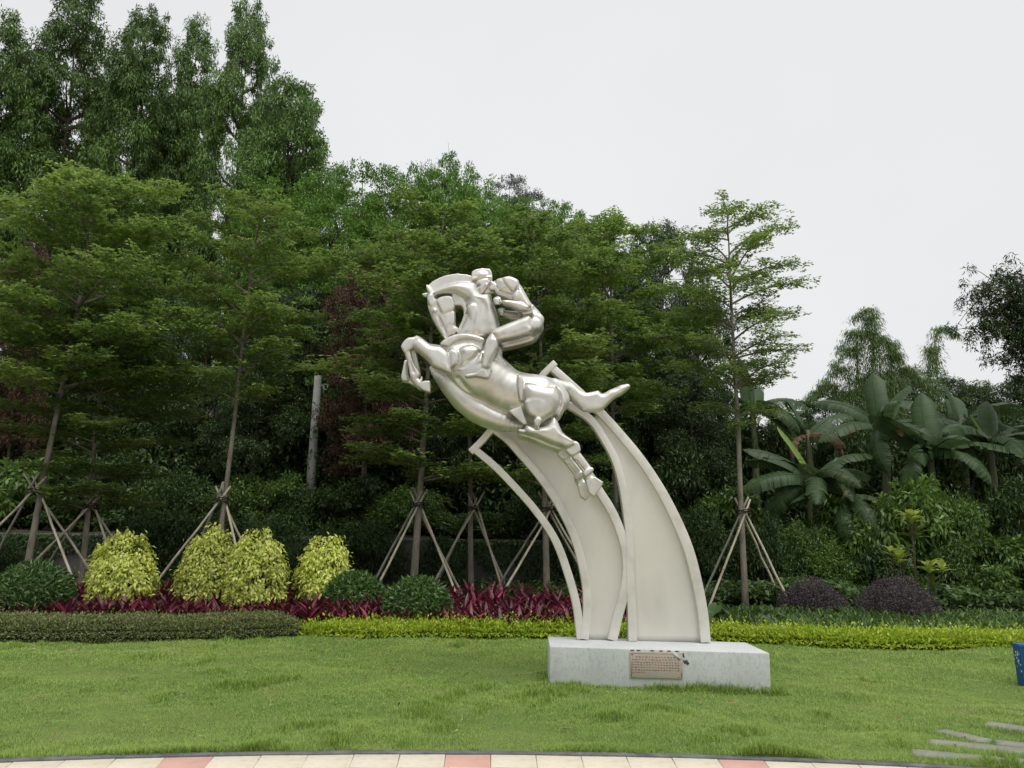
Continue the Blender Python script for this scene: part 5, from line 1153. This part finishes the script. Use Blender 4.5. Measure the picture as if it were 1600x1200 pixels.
def banana(label, px, py, Y, specs, sc_=1.14):
    """px,py: where the leaves spring from; specs: (azimuth, elevation, mesh, material, scale)"""
    c = at(px, py, Y); g = zz(c[0], Y); h = max(.5, c[2] - g); t_ = thing('banana_plant', label, 'banana plant', (c[0], Y, g), 0, None, 'banana plants on the right')
    o = obj('stem', STM, M['banana_stem'], t_); o.scale = (1, 1, (h + .15) / 2.0)
    for (az, el, k, mt, s_) in specs:
        o = obj('leaf', BN[k], LF[mt], t_, (0.05 * math.cos(math.radians(az)), .05 * math.sin(math.radians(az)), h), 0, s_ * sc_)
        o.rotation_euler = (Matrix.Rotation(math.radians(az + rng.uniform(-16, 16) * (k != 4)), 4, 'Z') @ Matrix.Rotation(-math.radians(el + rng.uniform(-10, 10) * (k != 4)), 4, 'Y') @ Matrix.Rotation(rng.uniform(-.9, .9) if k != 4 else .25, 4, 'X')).to_euler()
        if mt == 'banana_dry': o['label'] = 'dry brown hanging leaf'
        if mt == 'banana_young': o['label'] = 'bright yellow green young leaf'
    return t_
g = 'banana'; yv = 'banana_young'; dv = 'banana_dry'
banana('banana plant with a bright young leaf, right of the slim staked trunk', 1272, 745, 21.6, [(128, 62, 4, yv, .78), (180, 32, 0, g, .75), (205, 12, 1, g, .8), (172, 45, 1, g, .7), (-5, 38, 1, g, .72), (20, 20, 0, g, .75), (215, -18, 3, g, .8), (300, 5, 3, g, .7), (250, 5, 1, g, .7), (330, 30, 3, dv, .4), (262, 25, 3, g, .7)])
banana('tall banana plant in the middle of the grove, under the bamboo plume', 1378, 665, 22.6, [(100, 80, 2, g, .78), (30, 55, 0, g, .7), (165, 40, 1, g, .75), (195, 18, 1, g, .8), (350, 15, 1, g, .9), (330, -12, 3, g, .8), (215, -5, 3, g, .8), (60, 30, 0, g, .7), (280, 0, 3, g, .75), (300, 10, 3, dv, .45), (190, 20, 3, dv, .45), (255, 30, 1, g, .7)])
banana('banana plant with a broad upright leaf right of the tall one', 1452, 705, 21.8, [(85, 74, 2, g, .82), (5, 30, 1, g, .95), (340, 18, 1, g, .9), (175, 35, 0, g, .75), (200, 8, 3, g, .75), (240, 0, 3, g, .7), (310, 5, 3, g, .75), (50, 45, 0, g, .7), (285, 20, 1, g, .65)])
banana('banana plant at the right with long level leaves below the mango', 1545, 690, 22.4, [(150, 42, 0, g, .8), (182, 25, 1, g, .95), (20, 38, 1, g, .9), (45, 55, 2, g, .7), (345, 20, 1, g, .9), (200, 0, 3, g, .8), (255, 10, 3, g, .8), (300, 0, 3, g, .8), (120, 70, 4, yv, .4), (230, 35, 1, g, .8)])
banana('banana plant behind the slim staked trunk, one leaf standing over it', 1176, 640, 24.5, [(120, 80, 2, g, .75), (10, 30, 1, g, .8), (340, 5, 3, g, .8), (60, 55, 0, g, .75), (170, 30, 1, g, .6), (200, -20, 3, g, .7), (300, 5, 3, g, .7)])
banana('short banana plant low between the two left ones', 1320, 775, 21.2, [(70, 70, 2, g, .5), (190, 10, 1, g, .6), (220, -15, 3, g, .75), (340, 5, 3, g, .6), (285, -20, 3, g, .75), (150, 45, 0, g, .55), (255, -8, 3, g, .7)])
banana('banana plant at the back between the tall one and the right ones', 1500, 665, 24.6, [(90, 78, 2, g, .6), (170, 40, 0, g, .8), (200, 15, 1, g, .8), (10, 35, 1, g, .85), (340, 15, 1, g, .85), (60, 55, 0, g, .7), (280, 15, 3, g, .7)])
banana('banana plant at the back left, with brown hanging leaves', 1262, 680, 24.0, [(15, 40, 1, g, .8), (160, 45, 0, g, .7), (40, 20, 1, g, .75), (350, 5, 3, dv, .55), (200, 0, 3, dv, .5), (310, 0, 3, dv, .5), (100, 70, 2, g, .6)])

# ================================================================== thicket and climbers
def bush_proto(seed, n=9000, L=.15, Wd=.055, nE=9, droop=.35, sub=.16, flat=.65, subn=230):
    r_ = np.random.default_rng(seed); E = [((0, 0, .62), (.42, .42, .32))]
    for k in range(nE):
        a = k * 2.4; q = r_.uniform(.25, .62); s_ = r_.uniform(.22, .38); E.append(((q * math.cos(a), q * math.sin(a), r_.uniform(.18, .74)), (s_, s_, s_ * .75)))
    tm = MB()
    for (c, r) in E: tm.tube([[c[0] * .1, c[1] * .1, -.1], [c[0] * .5, c[1] * .5, c[2] * .55], list(c)], [.022, .016, .007], 5, False)
    return tm.mesh('stem', True), clumps_crown(seed + 1, E, n, L, Wd, sub, droop, .5, flat, subn)
BU = [bush_proto(81, 9500, .062, .024), bush_proto(82, 9000, .070, .026), bush_proto(83, 7000, .11, .042, 9, .5, .15, .6, 170)]
def bush(label, px, top, Y, pw, k, mat, rz, group):
    x = at(px, 850, Y)[0]; g = zz(x, Y); h = max(.4, at(px, top, Y)[2] - g); wd = pw * Y / FPX
    t_ = thing('thicket_shrub', label, 'shrub', (x, Y, g), rz, (wd / 1.7, wd / 1.7, h / .98), group); tm, cm = BU[k]; obj('stem', tm, M['bark_dark'], t_); obj('foliage', cm, mat, t_, kind='stuff'); return t_
g_ = 'shrubs in the shade behind the trees'
spots = [('left edge behind the first stakes', 10, 715, 190, 2), ('behind the second staked tree', 150, 705, 170, 2), ('left of the third staked tree', 270, 735, 150, 0), ('between the third staked tree and the pole', 395, 738, 170, 1), ('at the foot of the concrete pole', 480, 762, 150, 0),
         ('right of the concrete pole', 560, 740, 160, 1), ('behind the stakes by the ball shrub', 640, 760, 160, 0), ('above the retaining wall left of the blade', 740, 800, 150, 1), ('behind the thin left rail', 840, 770, 170, 0), ('behind the left blade', 930, 740, 170, 1),
         ('in the gap between the two blades', 1010, 740, 160, 0), ('right behind the right blade', 1090, 700, 170, 1), ('left of the right stakes', 1130, 760, 150, 2)]
for q, (where, px, top, pw, k) in enumerate(spots):
    bush('dark leafy shrub ' + where + ', on the wall top', px, top, 23.3 + .5 * (q % 2), pw, k, LF['thicket'] if q % 3 else LF['fresh'], q * 1.3, g_)
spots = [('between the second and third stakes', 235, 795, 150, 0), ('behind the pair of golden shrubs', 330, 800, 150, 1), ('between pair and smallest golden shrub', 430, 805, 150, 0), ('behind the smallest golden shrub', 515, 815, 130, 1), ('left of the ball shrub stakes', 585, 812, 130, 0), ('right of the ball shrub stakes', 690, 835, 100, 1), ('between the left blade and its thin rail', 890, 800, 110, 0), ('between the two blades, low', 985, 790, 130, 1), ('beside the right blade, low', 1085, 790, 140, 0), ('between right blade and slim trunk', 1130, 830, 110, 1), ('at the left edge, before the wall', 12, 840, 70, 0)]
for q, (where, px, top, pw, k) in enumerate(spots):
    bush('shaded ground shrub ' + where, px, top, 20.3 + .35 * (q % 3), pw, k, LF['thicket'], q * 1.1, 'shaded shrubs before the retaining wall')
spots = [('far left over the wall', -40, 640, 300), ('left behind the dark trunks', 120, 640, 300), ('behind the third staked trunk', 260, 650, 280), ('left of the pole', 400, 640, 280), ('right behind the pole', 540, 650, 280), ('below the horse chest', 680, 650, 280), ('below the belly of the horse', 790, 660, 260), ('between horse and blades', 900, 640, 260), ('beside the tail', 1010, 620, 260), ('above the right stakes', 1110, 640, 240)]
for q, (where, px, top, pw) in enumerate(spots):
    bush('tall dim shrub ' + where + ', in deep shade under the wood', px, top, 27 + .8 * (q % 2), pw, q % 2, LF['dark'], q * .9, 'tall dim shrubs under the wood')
g_ = 'leafy shrubs below the banana plants'
for q, (where, px, top, Y, pw, k) in enumerate((('left under the short banana plant', 1255, 815, 20.6, 130, 0), ('under the leftmost banana leaves', 1210, 850, 20.3, 120, 1), ('in front of the tall banana plant', 1345, 775, 20.9, 150, 2), ('bright, behind the yellow green plant', 1425, 745, 21.0, 170, 2), ('right of the yellow green plant', 1500, 770, 20.9, 150, 0), ('at the right edge under the level leaves', 1575, 745, 21.2, 170, 1), ('outermost at the right edge', 1640, 770, 20.8, 160, 0), ('low before the right edge', 1555, 835, 20.4, 140, 2))):
    bush('mid green leafy shrub ' + where, px, top, Y, pw, k, LF['fresh'] if k != 1 else LF['thicket'], q * 1.7, g_)
for q, (where, px, top, pw) in enumerate((('behind the slim staked trunk', 1190, 650, 180), ('behind the bright young leaf', 1270, 665, 190), ('between the two left banana plants', 1340, 655, 190), ('behind the tall banana plant', 1415, 640, 190), ('behind the right banana plants', 1490, 650, 190), ('behind the level leaves', 1565, 645, 190), ('at the right edge behind the bananas', 1650, 650, 200))):
    bush('tall green shrub ' + where, px, top, 25.6 + .5 * (q % 2), pw, q % 2, LF['thicket'], q * 1.2, 'tall green shrubs behind the banana plants')
for q, (where, px, top, pw, k) in enumerate((('right of the slim trunk', 1195, 800, 110, 1), ('below the hanging banana leaf', 1290, 845, 130, 0), ('left of the yellow green plant', 1375, 850, 110, 2), ('right behind the yellow green plant', 1475, 840, 120, 1), ('low at the right edge', 1610, 840, 130, 0))):
    bush('small bank shrub ' + where, px, top, 20.0 + .3 * (q % 2), pw, k, LF['fresh'] if q % 2 else LF['thicket'], q * 2.2, 'small shrubs on the right bank')
# climbers over the bank at the right, ivy at the wall foot, undergrowth
def cover(name, n, xr, yr, L, Wd, mat, hgt, keep=None, base=hz, lumps=.55):
    x = rng.uniform(*xr, n); y = rng.uniform(*yr, n)
    if keep is not None: k = keep(x, y); x, y = x[k], y[k]
    n = len(x); lump = .5 + .5 * vnoise(x, y, lumps, 51); z = base(x, y) + hgt * (.35 + .65 * lump) * rng.uniform(.45, 1.0, n); D = rnd_dir(n) * [1, 1, .5] + [0, -.35, -.1]
    mb = MB(); leaves(mb, np.stack([x, y, z], -1), D, np.array([0, -.25, 1.0]) + rnd_dir(n) * .55, L * rng.uniform(.6, 1.25, n), Wd * rng.uniform(.7, 1.2, n)); return obj(name, mb.mesh(name), mat, kind='stuff')
cover('climbers', 46000, (4.4, 17.5), (18.2, 23.6), .15, .085, LF['climber'], .78)
cover('undergrowth', 26000, (-19, 6), (22.4, 27), .16, .06, LF['thicket'], .75)
cover('bank_undergrowth', 16000, (5, 20), (23.3, 28), .18, .07, LF['thicket'], 1.0)
cover('shade_plants', 15000, (-14.5, 4.6), (17.7, 21.8), .13, .065, LF['thicket'], .55, lambda x, y: vnoise(x, y, 1.2, 61) > -.25)
xw = rng.uniform(-20, 2.4, 12000); keep = vnoise(xw, xw * 0, 1.3, 71) > -.1; xw = xw[keep]; n = len(xw); zw = 1.5 - rng.uniform(0, 1, n) ** 1.6 * 1.0 * (.4 + .6 * (vnoise(xw, xw * 0 + 2, .5, 72) * .5 + .5))
mb = MB(); leaves(mb, np.stack([xw, WALL_Y - .15 - rng.uniform(0, .14, n), zw], -1), rnd_dir(n) * [1, .4, .6] + [0, -.3, -.5], np.array([0, -1.0, .4]) + rnd_dir(n) * .5, rng.uniform(.06, .13, n), rng.uniform(.04, .07, n)); obj('wall_ivy', mb.mesh('wall_ivy'), LF['thicket'], kind='stuff')
# climber on the concrete pole
pl = MB(); n = 420; f = rng.uniform(.30, .86, n); P0 = (ptp - base); az = rng.uniform(0, 6.3, n); w_ = (np.abs(vnoise(f * 14, az, 1, 4)) < .42)
P = base + P0 * f[:, None] + np.stack([np.cos(az), np.sin(az), 0 * az], -1) * rng.uniform(.11, .22, n)[:, None]; P = P[w_]
leaves(pl, P, rnd_dir(len(P)) + [0, 0, -.4], rnd_dir(len(P)) + [0, -.6, .4], rng.uniform(.06, .13, len(P)), rng.uniform(.04, .07, len(P)))
tag(obj('creeper', pl.mesh('creeper'), LF['thicket']), 'sparse dark creeper clinging to the concrete pole', 'creeper')
# unseen wood added behind the viewer, gives the steel a darker horizon to reflect
n = 26000; a = rng.uniform(1.75, 4.55, n); r = rng.uniform(26, 34, n); x = PC[0] + r * np.sin(a) * 1.3; y = PC[1] + 6 + r * np.cos(a); z = rng.uniform(0, 1, n) ** .8 * (7.5 + 2.5 * vnoise(a * 9, a * 0, 1, 83))
mb = MB(); leaves(mb, np.stack([x, y, z], -1), rnd_dir(n) - [0, 0, .2], np.array([0, 0, 1.0]) + rnd_dir(n) * .6, rng.uniform(.6, 1.1, n), rng.uniform(.4, .6, n)); obj('added_reflection_wood', mb.mesh('added_reflection_wood'), LF['dark'], kind='stuff')
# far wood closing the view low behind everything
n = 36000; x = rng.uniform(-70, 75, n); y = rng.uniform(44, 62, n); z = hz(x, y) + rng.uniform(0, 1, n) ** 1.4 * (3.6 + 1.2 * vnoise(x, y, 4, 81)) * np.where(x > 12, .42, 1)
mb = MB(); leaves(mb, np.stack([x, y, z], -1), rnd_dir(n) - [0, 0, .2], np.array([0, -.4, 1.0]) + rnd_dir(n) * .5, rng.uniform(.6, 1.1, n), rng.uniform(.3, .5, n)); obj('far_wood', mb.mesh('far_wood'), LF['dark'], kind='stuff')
print('TRIS', sum(sum(len(p.vertices) - 2 for p in me.polygons) if len(me.polygons) < 5000 else len(me.loops) - 2 * len(me.polygons) for me in bpy.data.meshes))
